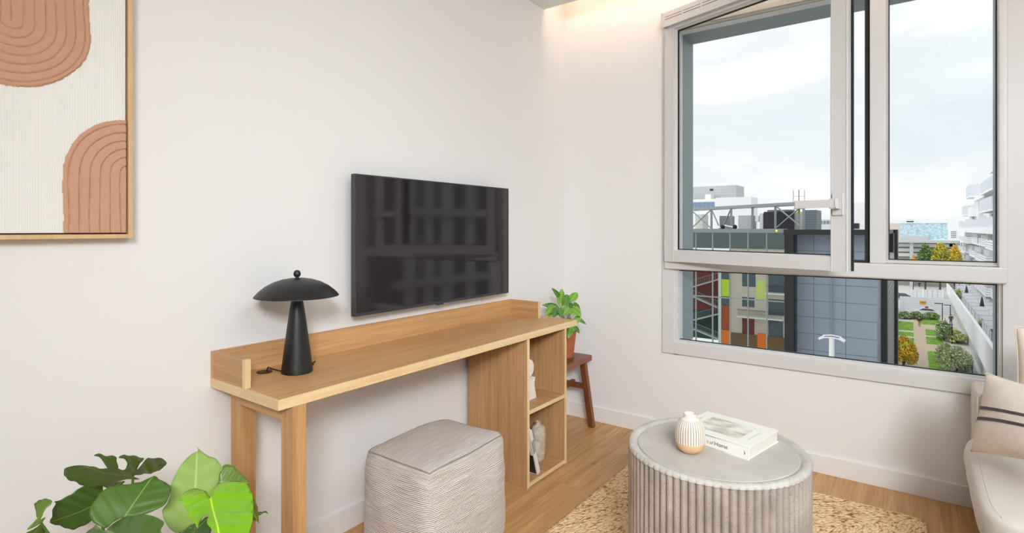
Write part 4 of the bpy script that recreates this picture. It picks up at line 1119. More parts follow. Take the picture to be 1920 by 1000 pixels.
# --- dark office building: glazed wing, slate clad block in a black surround
GX = 42.0
ob_ = thing('office_building', (GX+10, 8, GZ), 'dark office building across the street with glazed left wing and slate blue clad block', 'building')
yE, yG = 5.85, 13.6
M['slate'] = grid_mat('slate blue panels', (142, 154, 170), (104, 114, 130), 1, 2.05, 0.22-0, 1.235, .81-1.235*20-GZ, .05, rough=.32, spec=.5, var=.10)
MB().box((GX+.9, .22, GZ), (GX+8, yE-.5, .82)).build('slate_block', M['slate'], ob_, 0)
m_ = MB().box((GX-.4, -.2, .80), (GX+9, yE+.1, 1.18)).box((GX-.39, yE-.55, GZ), (GX+2, yE+.05, .799))
m_.build('black_surround', M['vdark'], ob_, 0)
MB().box((GX+6.6, -.17, GZ), (GX+8.6, .22, 1.16)).build('dark_pier', M['dgrey'], ob_, 0)
side = grid_mat('pale corrugated siding', (176, 178, 176), (120, 122, 124), 0, 200, 0, .62, 0, .14, rough=.7)
MB().box((GX+8.6, -.17, GZ), (GX+25, 5, -1.9)).build('side_wall', side, ob_, 0)
MB().box((GX+8.6, -.17, -1.9), (GX+25, 5, -1.1)).build('side_ledge', M['lgrey'], ob_, 0)
MB().box((GX+8.6, .3, -1.1), (GX+31, 5, 1.1)).box((GX+8.6, -.20, .8), (GX+25, .5, 1.15)).box((GX+21, -.20, -1.2), (GX+25, .5, 1.15)).box((GX+25, -.45, GZ), (GX+29, .3, 1.15)).build('dark_frame_end', M['dgrey'], ob_, 0)
def mirror_glass():
    m, nt, b = nmat('mirror facade glass')
    b.inputs['Base Color'].default_value = (.72, .77, .77, 1); b.inputs['Metallic'].default_value = 1; b.inputs['Roughness'].default_value = .01
    return m
M['mirror'] = mirror_glass()
ys = [at(px, 500, 0, GX).y for px in (1474, 1438, 1403, 1369, 1336, 1305)]
ys = [ys[0]+i*(ys[5]-ys[0])/5 for i in range(7)]
zt = [.95, -4.25, -9.0, -13.4]
for i in range(6):
    for z0, z1 in ((zt[1], zt[0]), (zt[2], zt[1]), (zt[3], zt[2]), (GZ+.2, zt[3])):
        MB().box((GX, ys[i], z0), (GX+.1, ys[i+1], z1)).build('glass_panel', M['mirror'], ob_, 0)
m_ = MB()
for y in ys: m_.box((GX-.09, y-.035, GZ), (GX, y+.035, .98))
for z in zt[1:]: m_.box((GX-.07, ys[0], z-.04), (GX, ys[6], z+.04))
m_.build('mullion_grid', M['galv'], ob_, 0)
MB().box((GX+.1, ys[0]-.6, GZ), (GX+14, ys[6]+4, .92)).build('wing_body', M['dgrey'], ob_, 0)
MB().box((GX-.15, yE, .93), (GX+.6, ys[6]+4, 1.24)).build('parapet', M['mgrey'], ob_, 0)
# drop pipe
MB().tube([(GX+.75, 3.0, .8), (GX+.75, 3.0, -9.6)], .045, 6).build('downpipe', M['galv'], ob_, 0)
MB().box((GX+.6, 2.75, -9.9), (GX+.9, 3.45, -9.2)).build('wall_box', M['galv'], ob_, 0)

# --- roof plant
def px_box(pxa, pxb, pya, pyb, X, dep=1.0):
    a = at(pxa, pyb, 0, X); b = at(pxb, pya, 0, X); mid = (pxa+pxb)/2
    return (X, b.y, at(mid, pyb, 0, X).z), (X+dep, a.y, at(mid, pya, 0, X).z)
RX0 = GX+5.2
rf = thing('rooftop_steel_frame', (RX0, 9, 1.2), 'grey steel frame with cross braces on the roof of the dark office building', 'frame')
pl_ = [at(1296, 429, 0, RX0+9), at(1334, 429, 0, RX0+7.2), at(1371, 429, 0, RX0+5.4), at(1411, 429, 0, RX0+3.8), at(1454, 429, 0, RX0+2.0), at(1507, 429, 0, RX0)]
ztop = 3.35
for p in pl_: MB().box((p.x-.09, p.y-.09, .93), (p.x+.09, p.y+.09, ztop)).build('post', M['galv'], rf, 0)
A0, A1 = Vector((pl_[0].x, pl_[0].y, ztop)), Vector((pl_[-1].x, pl_[-1].y, ztop))
MB().bar(A0, A1, .14, .26).build('top_beam', M['galv'], rf, 0)
MB().bar(A0+Vector((2.6, .5, 0)), A1+Vector((2.6, .5, 0)), .14, .22).build('top_beam', M['galv'], rf, 0)
for p in pl_:
    MB().bar((p.x, p.y, ztop), (p.x+2.6, p.y+.5, ztop), .09, .12).build('cross_beam', M['galv'], rf, 0)
for (i, j) in ((0, 1), (4, 5)):
    a, b = pl_[i], pl_[j]
    MB().bar((a.x, a.y, ztop-.1), (b.x, b.y, 1.25), .09, .09).build('brace', M['galv'], rf, 0)
    MB().bar((a.x, a.y, 1.25), (b.x, b.y, ztop-.1), .09, .09).build('brace', M['galv'], rf, 0)
a, b = pl_[1], pl_[2]
for t in (.28, .72):
    MB().bar((a.x+(b.x-a.x)*(.5+(t-.5)*.6), a.y+(b.y-a.y)*(.5+(t-.5)*.6), 1.6), (a.x+(b.x-a.x)*(0 if t < .5 else 1), a.y+(b.y-a.y)*(0 if t < .5 else 1), ztop-.1), .09).build('brace', M['galv'], rf, 0)
X_ = RX0+3.0
def tagbox(name, px, X, dep, mat, label, cat='roof unit', bev=.03, group=None):
    a, b = px_box(*px, X, dep); a = (a[0], a[1], min(a[2], 1.0) if px[3] > 425 else a[2])
    return add(name, MB().box(a, b, bev), mat, label, cat, group)
tagbox('air_handling_unit', (1384, 1411, 404, 429), X_+1, 1.5, M['lgrey'], 'pale grey boxy air unit standing on the office roof at mid frame')
tagbox('air_handling_unit', (1303, 1318, 402, 430), X_+8, 2, M['offwhite'], 'white panel unit at the left end of the office roof')
tagbox('electrical_cabinet', (1416, 1423, 404, 416), X_, .6, M['white_ext'], 'small white cabinet on posts on the office roof')
tagbox('electrical_cabinet', (1424, 1431, 400, 430), X_, .6, M['offwhite'], 'tall cream cabinet beside the dark cooling unit')
ct = thing('cooling_tower', (X_, 8, 1), 'large dark slatted cooling unit on the office roof', 'roof unit')
a, b = px_box(1432, 1488, 397, 431, X_, 2.2)
dk = grid_mat('dark louvres', (62, 58, 66), (36, 35, 42), 1, 50, 0, .16, 0, .05)
MB().box(a, b).build('casing', dk, ct, 0)
for k in range(2):
    yy = a[1]+(b[1]-a[1])*(.28+.44*k)
    MB().lathe([(.6, 0), (.6, .18), (.52, .18), (.5, .02)], (X_+1.1, yy, b[2]), 24, caps=False).build('fan_cowl', M['mgrey'], ct)
tagbox('roof_cabinet', (1488, 1505, 397, 431), X_+.4, 1.5, M['offwhite'], 'white cabinet right of the dark cooling unit')
tagbox('stair_tower', (1509, 1531, 394, 431), X_-.5, 3, grid_mat('grey blue louvre', (130, 142, 148), (104, 114, 120), 1, 50, 0, .2, 0, .04), 'grey blue louvred box at the right end of the roof plant', 'roof unit', 0)
tagbox('roof_duct', (1349, 1370, 405, 430), X_+4, 1.5, M['mgrey'], 'grey duct box behind the frame on the office roof')
pp_ = MB(); q = [at(1300, 432, 0, GX+3), at(1340, 431, 0, GX+3), at(1354, 426, 0, GX+3), at(1362, 423, 0, GX+3)]
pp_.tube(q, .07, 8); pp_.tube([at(1356, 423, 0, GX+3), at(1378, 427, 0, GX+3)], .07, 8)
add('roof_pipe', pp_, M['white_ext'], 'white bent pipe lying along the office roof edge', 'pipe', None, 30)
for k, (px, lab) in enumerate(((1355, 'small black fan head on the white roof pipe, left one'), (1378, 'small black fan head on the white roof pipe, right one'))):
    c = at(px, 426, 0, GX+2.9)
    add('roof_fan', MB().lathe([(.05, -.22), (.16, -.12), (.18, .1), (.06, .2)], c, 16), M['vdark'], lab, 'fan', None, 30)
an = thing('radio_mast', (X_-1, 6, 1), 'slim rooftop radio mast with three whip aerials', 'antenna')
c = at(1498, 430, 0, X_-2.2); h1 = at(1498, 356, 0, X_-2.2).z
MB().tube([(c.x, c.y, .9), (c.x, c.y, h1-.9)], .06, 8).build('mast', M['galv'], an)
MB().tube([(c.x, c.y, h1-.9), (c.x, c.y, h1)], .03, 8).build('aerial', M['dgrey'], an)
for dy in (.42, -.42):
    MB().tube([(c.x, c.y+dy, h1-1.0), (c.x, c.y+dy, h1-.02)], .018, 6).build('aerial', M['dgrey'], an)
MB().bar((c.x, c.y-.42, h1-.55), (c.x, c.y+.42, h1-.55), .03).build('aerial_arm', M['galv'], an, 0)
MB().box((c.x-.25, c.y-.38, h1-1.62), (c.x+.25, c.y+.38, h1-1.55)).box((c.x-.08, c.y-.08, h1-2.1), (c.x+.08, c.y+.08, h1-1.3)).build('yellow_platform', plain('dull yellow paint', (186, 190, 84), .6), an, 0)
lt = at(1456, 433, 0, GX-.2)
add('parapet_light', MB().lathe([(.001, -.08), (.07, -.04), (.07, .04), (.001, .08)], lt, 12, caps=False), emis('yellow green signal lamp', (.75, .95, .12), 1.6), 'tiny yellow green lamp on the office roof edge', 'light')

# --- buildings behind
def far_box(name, pxa, pxb, pya, zb, X, dep, mat, label, cat='building', group=None):
    a = at(pxa, pya, 0, X); b = at(pxb, pya, 0, X); z = at((pxa+pxb)/2, pya, 0, X).z
    return add(name, MB().box((X, b.y, zb), (X+dep, a.y, z)), mat, label, cat, group)
bgm = grid_mat('pale grey metal cladding', (196, 199, 200), (176, 180, 182), 1, 60, 0, .5, 0, .05)
gb = thing('warehouse_block', (104, 25, GZ), 'pale grey box building far behind the roof plant', 'building')
a = at(1200, 349, 0, 100); b = at(1380, 347, 0, 100)
MB().box((100, b.y, GZ), (105.8, a.y, b.z)).build('wall', bgm, gb, 0)
v = at(1334, 356, 0, 99.9); MB().box((99.9, v.y-.3, v.z-.18), (100, v.y+.3, v.z+.18)).build('vent', M['dgrey'], gb, 0)
v = at(1332, 368, 0, 99); MB().box((97.5, v.y-.5, v.z-1), (99.6, v.y+.5, v.z+.25)).build('roof_box', M['white_ext'], gb, 0)
wb_ = thing('white_block', (86, 15, GZ), 'plain white block building behind the roof plant', 'building')
a = at(1341, 371, 0, 84); b = at(1409, 369, 0, 84)
MB().box((84, b.y, GZ), (88, a.y, b.z)).build('wall', M['white_ext'], wb_, 0)
ww = thing('white_office', (92, 22, GZ), 'low white office with a band of blue windows at the far left', 'building')
a = at(1200, 376, 0, 90); b = at(1342, 373, 0, 90)
MB().box((90, b.y, GZ), (97, a.y, b.z)).build('wall', M['white_ext'], ww, 0)
z1 = at(1320, 379, 0, 89.8).z; z0 = at(1320, 389, 0, 89.8).z
for k in range(6):
    ya, yb = at(1291+k*8.2, 380, 0, 89.8).y, at(1298+k*8.2, 380, 0, 89.8).y
    MB().box((89.9, yb, z0), (90, ya, z1)).build('window', M['bluewin'], ww, 0)
bw_ = thing('blue_window_office', (130, 5, GZ), 'low pale building with a row of small blue windows left of the handle', 'building')
a, b = at(1525, 412, 0, 130), at(1575, 411, 0, 130)
MB().box((130, b.y, GZ), (140, a.y, b.z)).build('wall', M['offwhite'], bw_, 0)
for k in range(7):
    ya, yb = at(1531+k*6.4, 415, 0, 129.8).y, at(1535+k*6.4, 415, 0, 129.8).y
    MB().box((129.85, yb, at(1545, 420, 0, 129.8).z), (129.95, ya, at(1545, 414, 0, 129.8).z)).build('window', M['bluewin'], bw_, 0)
wt = thing('white_tower', (82, 4, GZ), 'plain white boxy tower seen through the open window gap', 'building')
a, b = at(1572, 380, 0, 82), at(1640, 380, 0, 82)
MB().box((82, b.y, GZ), (90, a.y, a.z)).build('wall', M['white_ext'], wt, 0)
a, b = at(1596, 419, 0, 82), at(1611, 429, 0, 82)
MB().box((81.9, b.y, b.z), (82, a.y, a.z)).build('louvre', M['dgrey'], wt, 0)

# --- blue glass building on a raised concrete deck
gl = thing('glass_office', (222, -3, GZ), 'distant pale blue glass office on a raised concrete deck', 'building')
def bglass():
    m, nt, b = nmat('banded blue glass')
    tc = N(nt, 'ShaderNodeTexCoord'); mp = N(nt, 'ShaderNodeMapping'); mp.inputs['Scale'].default_value = (1, .9, 3.2); L(nt, tc.outputs['Object'], mp.inputs['Vector'])
    nz = N(nt, 'ShaderNodeTexNoise'); nz.inputs['Scale'].default_value = 1.4; nz.inputs['Detail'].default_value = 4; L(nt, mp.outputs[0], nz.inputs['Vector'])
    cr = N(nt, 'ShaderNodeValToRGB'); e = cr.color_ramp.elements; e[0].position = .36; e[0].color = (*srgb((150, 192, 210)), 1); e[1].position = .6; e[1].color = (*srgb((222, 236, 242)), 1)
    L(nt, nz.outputs['Fac'], cr.inputs[0]); L(nt, cr.outputs[0], b.inputs['Base Color']); b.inputs['Roughness'].default_value = .25; return m
a, b = at(1687, 417, 0, 220), at(1777, 417, 0, 220); dz = at(1700, 450, 0, 220).z
MB().box((220, b.y, dz), (235, a.y, a.z)).build('glass_facade', bglass(), gl, 0)
MB().box((219.6, b.y, dz-.2), (221, a.y, dz+.3)).box((219.7, b.y, a.z-.35), (220, a.y, a.z)).build('band', M['white_ext'], gl, 0)
c0, c1 = at(1688, 443, 0, 218), at(1741, 450, 0, 218)
MB().box((218, c1.y, c1.z), (220, c0.y, c0.z)).build('canopy', M['lgrey'], gl, 0)
c0, c1 = at(1700, 411, 0, 224), at(1713, 417, 0, 224)
MB().box((224, c1.y, a.z-.1), (228, c0.y, c0.z)).build('roof_box', M['offwhite'], gl, 0)
c0, c1 = at(1690, 415, 0, 224), at(1720, 417, 0, 224)
MB().box((224, c1.y, a.z-.1), (230, c0.y, c0.z)).build('roof_box', M['offwhite'], gl, 0)
far_box('beige_block', 1655, 1687, 419, GZ, 240, 10, plain('beige render', (222, 206, 190), .8), 'low beige building at the left of the glass office')
dk_ = thing('concrete_deck', (212, -6, GZ), 'raised concrete deck with pillars below the distant glass office', 'bridge')
a, b = at(1660, 451, 0, 205), at(1800, 456, 0, 205)
MB().box((205, b.y, at(1700, 455.5, 0, 205).z), (236, a.y, at(1700, 451, 0, 205).z)).build('deck_slab', M['lgrey'], dk_, 0)
for px in (1709, 1795): 
    p = at(px, 470, 0, 206); MB().box((206, p.y-.45, GZ), (207.5, p.y+.45, a.z)).build('pillar', M['lgrey'], dk_, 0)
m_ = MB()
for k in range(3):
    z1 = at(1700, 457+k*9, 0, 209).z; z0 = at(1700, 463+k*9, 0, 209).z
    m_.box((209, at(1790, 460, 0, 209).y, z0), (209.5, at(1684, 460, 0, 209).y, z1))
m_.build('slatted_screen', M['offwhite'], dk_, 0)
MB().box((209.6, at(1800, 460, 0, 209).y, GZ), (210, at(1670, 460, 0, 209).y, a.z)).build('rear_wall', plain('mid grey render', (150, 148, 146), .8), dk_, 0)  # darker grey wall behind the slats
MB().box((209, at(1791, 460, 0, 209).y, at(1785, 463, 0, 209).z), (209.5, at(1780, 460, 0, 209).y, at(1785, 457, 0, 209).z)).build('rust_panel', plain('rust brown panel', (112, 70, 60), .8), dk_, 0)
wf = thing('white_annex', (222, -11, GZ), 'small white annex building right of the glass office', 'building')
a, b = at(1779, 430, 0, 215), at(1799, 431, 0, 215)
MB().box((215, b.y, at(1780, 451, 0, 215).z), (219, a.y, a.z)).build('wall', M['white_ext'], wf, 0)
m_ = MB()
for k in range(4): m_.box((214.9, at(1793, 430, 0, 215).y, at(1785, 435+k*3.4, 0, 215).z-.12), (215, at(1783, 430, 0, 215).y, at(1785, 435+k*3.4, 0, 215).z+.12))
m_.build('window_band', M['mgrey'], wf, 0)

# --- white terraced apartment building on the right
TY0 = -12.4
ap = thing('terraced_apartments', (110, -20, GZ), 'white terraced apartment building with stepped balconies at the right', 'building')
panel = grid_mat('white slatted balustrade', (232, 234, 238), (178, 184, 190), 0, 300, 0, .16, 0, .045, var=.03)
solid = plain('bluish white parapet', (218, 222, 230), .6)
MB().box((27, TY0-14, GZ), (205, TY0-1.3, .6)).build('wall', plain('cool white wall', (214, 218, 224), .7), ap, 0)
storeys = [-13.1, -10.3, -7.5, -4.7, -1.9]
rnd = random.Random(3)
panel = grid_mat('white slatted balustrade', (240, 242, 246), (176, 182, 190), 0, 300, 0, .42, 0, .13, var=.03)
for z in storeys:
    for seg in range(7):
        xa = 60+seg*21; xb = min(205, xa+21.5); off = .55*math.sin(seg*1.9+z)
        MB().box((xa, TY0-1.4, z-.34), (xb, TY0+off, z)).build('balcony_slab', M['white_ext'], ap, 0)
        MB().box((xa, TY0+off-.08, z), (xb, TY0+off, z+1.15)).box((xa-.05, TY0+off-1.2, z), (xa+.03, TY0+off, z+1.15)).build('balustrade', panel, ap, 0)
MB().box((27, TY0-1.5, .35), (203, TY0+.2, 1.45)).build('white_fascia', M['white_ext'], ap, 0)
for seg in range(8):
    xa = 108+seg*12
    MB().box((xa, TY0-.25+.1*(seg % 2), 1.45), (xa+12.1, TY0-.05+.1*(seg % 2), 3.1+.25*(seg % 3))).build('parapet', solid, ap, 0)
nw = 0
for z in storeys:
    x = 110+rnd.random()*3
    while x < 200 and nw < 90:
        MB().box((x, TY0-1.35, z+.1), (x+2.4, TY0-1.28, z+2.45)).build('window', M['winglass'], ap, 0)
        x += 4.6+rnd.random()*2; nw += 1
nd = 0
for z in storeys:
    x = 112+rnd.random()*3
    while x < 200 and nd < 60:
        MB().box((x, TY0-1.3, z), (x+.12, TY0-.15, z+1.95)).box((x-.04, TY0-.19, z), (x+.14, TY0-.11, z+2.0)).build('partition', M['white_ext'] if nd % 3 else M['lgrey'], ap, 0); x += 5+rnd.random()*4; nd += 1
# stepped penthouse boxes
for (x0, x1, y1, z0, z1, gl_) in ((181, 190, -12.3, 4.6, 7.2, 1), (168, 181, -13.0, 4.2, 6.6, 0), (163, 174, -12.2, 8.6, 11.6, 1), (140, 163, -13.0, 7.6, 8.4, 0), (124, 146, -12.7, 4.4, 7.0, 1), (112, 141, -12.5, 7.9, 10.3, 1), (106, 128, -12.8, 11.2, 13.4, 0), (60, 110, -12.6, 4.0, 14.0, 0), (27, 60, -13, 3.0, 16, 0)):
    MB().box((x0, y1-6, z0), (x1, y1, z0+.35)).build('balcony_slab', M['white_ext'], ap, 0)
    MB().box((x0, y1-.1, z0+.35), (x1, y1, z1)).box((x0+.002, y1-4, z0+.352), (x0+.1, y1-.102, z1-.002)).build('balustrade', solid if gl_ else M['white_ext'], ap, 0)
    MB().box((x0+.4, y1-9, 1.2), (x1-.4, y1-1.6, z1+.6)).build('setback_wall', M['white_ext'], ap, 0)
# neighbouring facade seen mirrored in the television
nf = thing('neighbouring_facade', (15, -14, GZ), 'white apartment front close by on the right, mirrored in the television', 'building')
MB().box((3, TY0-8, GZ), (25, TY0-.3, 9)).build('wall', plain('pale facade render', (216, 218, 224), .8), nf, 0)
def tvx(px):
    r = ray(px, 429); t = (12.33+1.83)/r[1]; return CAM[0]+t*r[0]
for (pa, pb) in ((600, 690), (728, 768), (790, 806), (824, 838), (861, 883), (902, 926), (940, 956)):
    xa, xb = tvx(pa), tvx(pb)
    for (z0, z1) in ((-6.4, -4.3), (-3.6, -.85), (-.55, 1.72), (2.02, 4.6), (5.2, 7.6)):
        MB().box((xa, TY0-.35, z0), (xb, TY0-.28, z1)).build('window', M['winglass'], nf, 0)
for z in (-7, -3.95, -.7, 1.87, 4.9): MB().box((3, TY0-.3, z-.13), (25, TY0-.05, z+.13)).build('ledge', M['lgrey'], nf, 0)
def rect_part(pts, nm, mat): pass
MB().box((128, TY0-2, 3.2), (134, TY0-1.2, 4.0)).build('awning', M['dgrey'], ap, 0)

# --- raised terrace with white parapet wall
tr = thing('raised_terrace', (110, -11, GZ), 'raised terrace with a long white parapet wall beside the park path', 'terrace')
TYY = -8.06
MB().box((40, -13.6, GZ), (165, TYY-.5, -13.3)).build('retaining_wall', M['lgrey'], tr, 0)
MB().prism([(40, -14.0), (165, -14.0), (165, -11.9), (72, -10.6), (40, -10.6)], 1, TYY-.35, TYY).build('parapet_wall', M['white_ext'], tr, 0)
MB().box((40, -13.6, -13.3), (165, TYY-.35, -13.2)).build('terrace_floor', plain('grey terrace paving', (206, 208, 210), .8), tr, 0)
m_ = MB(); m_.tube([(72, TYY-.6, -10.0), (160, TYY-.6, -11.3)], .035, 6)
for k in range(15): x = 72+k*6; zz = -10.0-1.3*(x-72)/88; m_.tube([(x, TYY-.6, zz-.9), (x, TYY-.6, zz)], .02, 5)
m_.build('handrail', M['mgrey'], tr, 0)
frost = plain('frosted white screen', (244, 246, 248), .3)
proto_scr = thing('privacy_screen', (78, -9.3, -13.2), 'frosted white screen panel dividing the long terrace below the white apartments', 'screen', 'terrace privacy screens')
MB().box((77.97, -10.9, -13.2), (78.03, -9.3, -11.2)).build('panel', frost, proto_scr, 0)
MB().box((77.94, -9.30, -13.2), (78.06, -9.26, -11.17)).box((77.94, -10.94, -13.2), (78.06, -10.90, -11.17)).box((77.94, -10.90, -11.2), (78.06, -9.30, -11.16)).build('screen_frame', M['lgrey'], proto_scr, 0)
scr_spots = [(78+i*5.6+(2.2 if j else 0), -9.3-1.75*j) for i in range(14) for j in (0, 1)]
for (x, y) in scr_spots[1:]:
    c = copy_tree(proto_scr); c.location = (x, y, -13.2)
def clump(name, centre, rad, n, mats, label, cat, group=None, trunk=None, leaf=.25, seed=1, blobs=None, kind=None):
    """crown of many small leaves filling overlapping blobs"""
    rn = random.Random(seed); mb = MB()
    bl = blobs or [((0, 0, 0), 1.0)]
    for k in range(n):
        (bx, by, bz), br = rn.choice(bl)
        while True:
            p = Vector((rn.uniform(-1, 1), rn.uniform(-1, 1), rn.uniform(-1, 1)))
            if .45 < p.length < 1: break
        p = Vector((bx, by, bz))+p*br*(.85+.15*noise.noise(p*3))
        p = Vector((p.x*rad[0], p.y*rad[1], p.z*rad[2]))+Vector(centre)
        d = Vector((rn.gauss(0, 1), rn.gauss(0, 1), rn.gauss(.3, 1))).normalized(); e = d.orthogonal().normalized(); g_ = d.cross(e)
        l = leaf*rn.uniform(.6, 1.3)
        f_ = mb.bm.faces.new([mb.bm.verts.new(p+e*l), mb.bm.verts.new(p+g_*l*.5), mb.bm.verts.new(p-e*l), mb.bm.verts.new(p-g_*l*.5)])
        f_.material_index = rn.randrange(len(mats))
    base = (centre[0], centre[1], GZ if trunk is None else trunk)
    t = thing(name, base, label, cat, group)
    crown_ = mb.build('foliage', None, t, 0, mats)
    m2 = MB(); m2.tube([base, (centre[0]+.1, centre[1], centre[2]-rad[2]*.2), (centre[0], centre[1]+.1, centre[2]+rad[2]*.5)], [.09*rad[1]+.03, .06*rad[1]+.02, .02], 7)
    for k in range(5):
        a = k*1.3; m2.tube([(centre[0], centre[1], centre[2]-rad[2]*.4), (centre[0]+math.cos(a)*rad[0]*.6, centre[1]+math.sin(a)*rad[1]*.6, centre[2]+rad[2]*.25)], .02+.02*rad[1], 5)
    m2.build('trunk', plain('bark', (92, 78, 64), .9), t, 0)
    return t
Y1m, Y2m, Y3m = [plain(n_, c, .85) for n_, c in (('golden leaves', (248, 206, 60)), ('amber leaves', (236, 172, 44)), ('yellow green leaves', (200, 196, 84)))]
O1, O2 = plain('olive leaves', (166, 178, 134), .85), plain('grey green leaves', (196, 204, 172), .85)
G1, G2 = plain('green leaves', (128, 158, 84), .85), plain('dark green leaves', (92, 124, 66), .85)
B5 = [((0, 0, 0), .75), ((.35, .3, .1), .6), ((-.35, -.3, .15), .6), ((.1, -.4, -.3), .6), ((-.2, .4, -.25), .6), ((0, 0, .45), .5)]
clump('autumn_shrub', (84, -.75, GZ+2.1), (2.2, 1.75, 2.2), 6500, [Y1m, Y1m, Y2m, Y3m, G1], 'golden yellow autumn shrub beside the office building at the path', 'shrub', leaf=.14, seed=2, blobs=B5)
clump('olive_bush', (85, -6.1, GZ+1.6), (3.0, 1.9, 1.9), 6000, [O1, O2, O2, G1], 'large grey green bush nearest the camera right of the lawn', 'bush', leaf=.12, seed=3, blobs=B5)
clump('olive_bush', (90, -5.3, GZ+1.3), (2.6, 1.3, 1.5), 1500, [O1, O2, G1], 'low grey green bush just behind the large one right of the lawn', 'bush', leaf=.18, seed=4, blobs=B5)
clump('olive_bush', (109, -5.7, GZ+1.6), (4.0, 1.3, 1.8), 1800, [O1, O2, G1, G2], 'tall grey green bush by the lamp post and cross path', 'bush', leaf=.2, seed=5, blobs=B5)
clump('olive_bush', (107.5, -7.2, GZ+1.0), (3.2, 1.4, 1.1), 1500, [O1, O2, Y3m], 'low bush with dry grass at the right of the cross path', 'bush', leaf=.2, seed=6, blobs=B5)
hl = ['dark hedge mound at the left end behind the far lawn', 'grey green hedge mound in the middle behind the far lawn', 'hedge mound at the right behind the far lawn, near the lamp post']
for i, (y, lb) in enumerate(((-.4, hl[0]), (-2.2, hl[1]), (-4.6, hl[2]))):
    clump('hedge_mound', (131+i, y, GZ+.7), (2.2, 1.5, .85), 900, [O1, G1, O2, G2], lb, 'hedge', leaf=.2, seed=10+i, blobs=B5)
clump('park_tree', (172, -4.1, -7.3), (3, 2.3, 5.4), 5200, [G1, G2, G1], 'dark green tree in front of the concrete deck', 'tree', leaf=.27, seed=20, blobs=B5)
clump('park_tree', (170, -7.0, -6.6), (3, 2.5, 5.0), 5600, [Y3m, Y1m, G1, Y3m], 'yellow green autumn tree right of the dark green one', 'tree', leaf=.27, seed=21, blobs=B5)
clump('park_tree', (168, -9.7, -7.0), (3, 1.9, 4.8), 4200, [Y1m, Y3m, Y3m], 'golden autumn tree beside the white apartments', 'tree', leaf=.27, seed=22, blobs=B5)
clump('park_tree', (176, -1.6, -8.6), (2, 1.0, 3.2), 1500, [Y2m, Y1m], 'small orange tree left of the dark green tree', 'tree', leaf=.25, seed=23, blobs=B5)

# --- park
def rect(name, x0, x1, y0, y1, h, mat, label, cat, group=None):
    return add(name, MB().box((x0, y0, GZ), (x1, y1, GZ+h)), mat, label, cat, group)
rect('gravel_path', 60, 133, -3.35, -1.72, .02, M['path'], 'long tan path running between the lawns', 'path')
rect('gravel_path', 98.0, 103.2, -8, -3.35, .02, M['path'], 'wide tan cross path right of the long path, in front of the big bush', 'path')
rect('gravel_path', 119.0, 124.5, -8, -3.35, .02, M['path'], 'far tan cross path where two people walk', 'path')
lw = 'lawn panels along the path'
rect('lawn', 80, 97.4, -5.6, -3.4, .06, M['lawn'], 'largest lawn panel at the right of the path, nearest the window', 'lawn', lw)
rect('lawn', 103.6, 110.6, -5.4, -3.4, .06, M['lawn'], 'second lawn panel right of the path, counting from the nearest', 'lawn', lw)
rect('lawn', 112.0, 118.8, -5.3, -3.4, .06, M['lawn'], 'third lawn panel right of the path, before the far cross path', 'lawn', lw)
rect('lawn', 125.0, 136.0, -5.6, -2.9, .06, M['lawn'], 'far lawn in front of the hedge mounds', 'lawn', lw)
rect('lawn', 115.5, 126.5, -1.7, .6, .06, M['lawn'], 'far left lawn panel beside the path', 'lawn', lw)
rect('lawn', 109.3, 113.6, -1.75, .6, .06, M['lawn'], 'middle left lawn panel beside the path', 'lawn', lw)
rect('lawn', 102, 107.8, -1.8, .6, .06, M['lawn'], 'near left lawn strip behind the golden shrub', 'lawn', lw)
rect('garden_wall', 92, 146, 1.25, 1.8, 2.4, M['white_ext'], 'low white wall at the left of the lawns', 'wall')

# fences and hoardings at the far end
hb = grid_mat('white corrugated hoarding', (236, 238, 242), (206, 210, 216), 1, 1000, 0, .45, 0, .06, var=.03)
a, b = at(1687, 590, 0, 143), at(1790, 590, 0, 143)
h0 = add('hoarding', MB().box((143, b.y, GZ), (143.3, a.y, GZ+3.2)), hb, 'long white corrugated hoarding across the end of the park', 'fence')
sg = thing('warning_sign', (142.9, -3.2, GZ+1.9), 'orange rectangular sign on the white hoarding', 'sign')
c = at(1730.5, 567.5, 0, 142.9)
MB().box((142.85, c.y-.55, c.z-.32), (142.95, c.y+.55, c.z+.32)).build('sign_board', plain('orange sign paint', (244, 178, 40), .5), sg, 0)
MB().box((142.84, c.y-.42, c.z-.08), (142.85, c.y+.42, c.z+.08)).build('sign_text_bar', plain('red sign print', (206, 92, 40), .5), sg, 0)
gt = [('site_gate', 1709, 1730, 'left louvred white gate panel beyond the hoarding'), ('site_gate', 1732, 1747, 'middle louvred white gate panel beyond the hoarding'), ('site_gate', 1748, 1768, 'right louvred white gate panel beyond the hoarding')]
lou = grid_mat('white louvres', (238, 240, 244), (188, 194, 200), 1, 1000, 0, .34, 0, .10, var=.02)
for nm, pa, pb, lb in gt:
    a, b = at(pa, 560, 0, 160), at(pb, 560, 0, 160)
    t = thing(nm, (160, (a.y+b.y)/2, GZ), lb, 'gate', 'louvred site gates')
    MB().box((160, b.y, GZ), (160.1, a.y, at(pa, 543, 0, 160).z)).build('louvre_panel', lou, t, 0)
    MB().box((159.9, a.y-.08, GZ), (160.1, a.y+.08, at(pa, 542, 0, 160).z)).box((159.9, b.y-.08, GZ), (160.1, b.y+.08, at(pa, 542, 0, 160).z)).build('gate_post', M['white_ext'], t, 0)
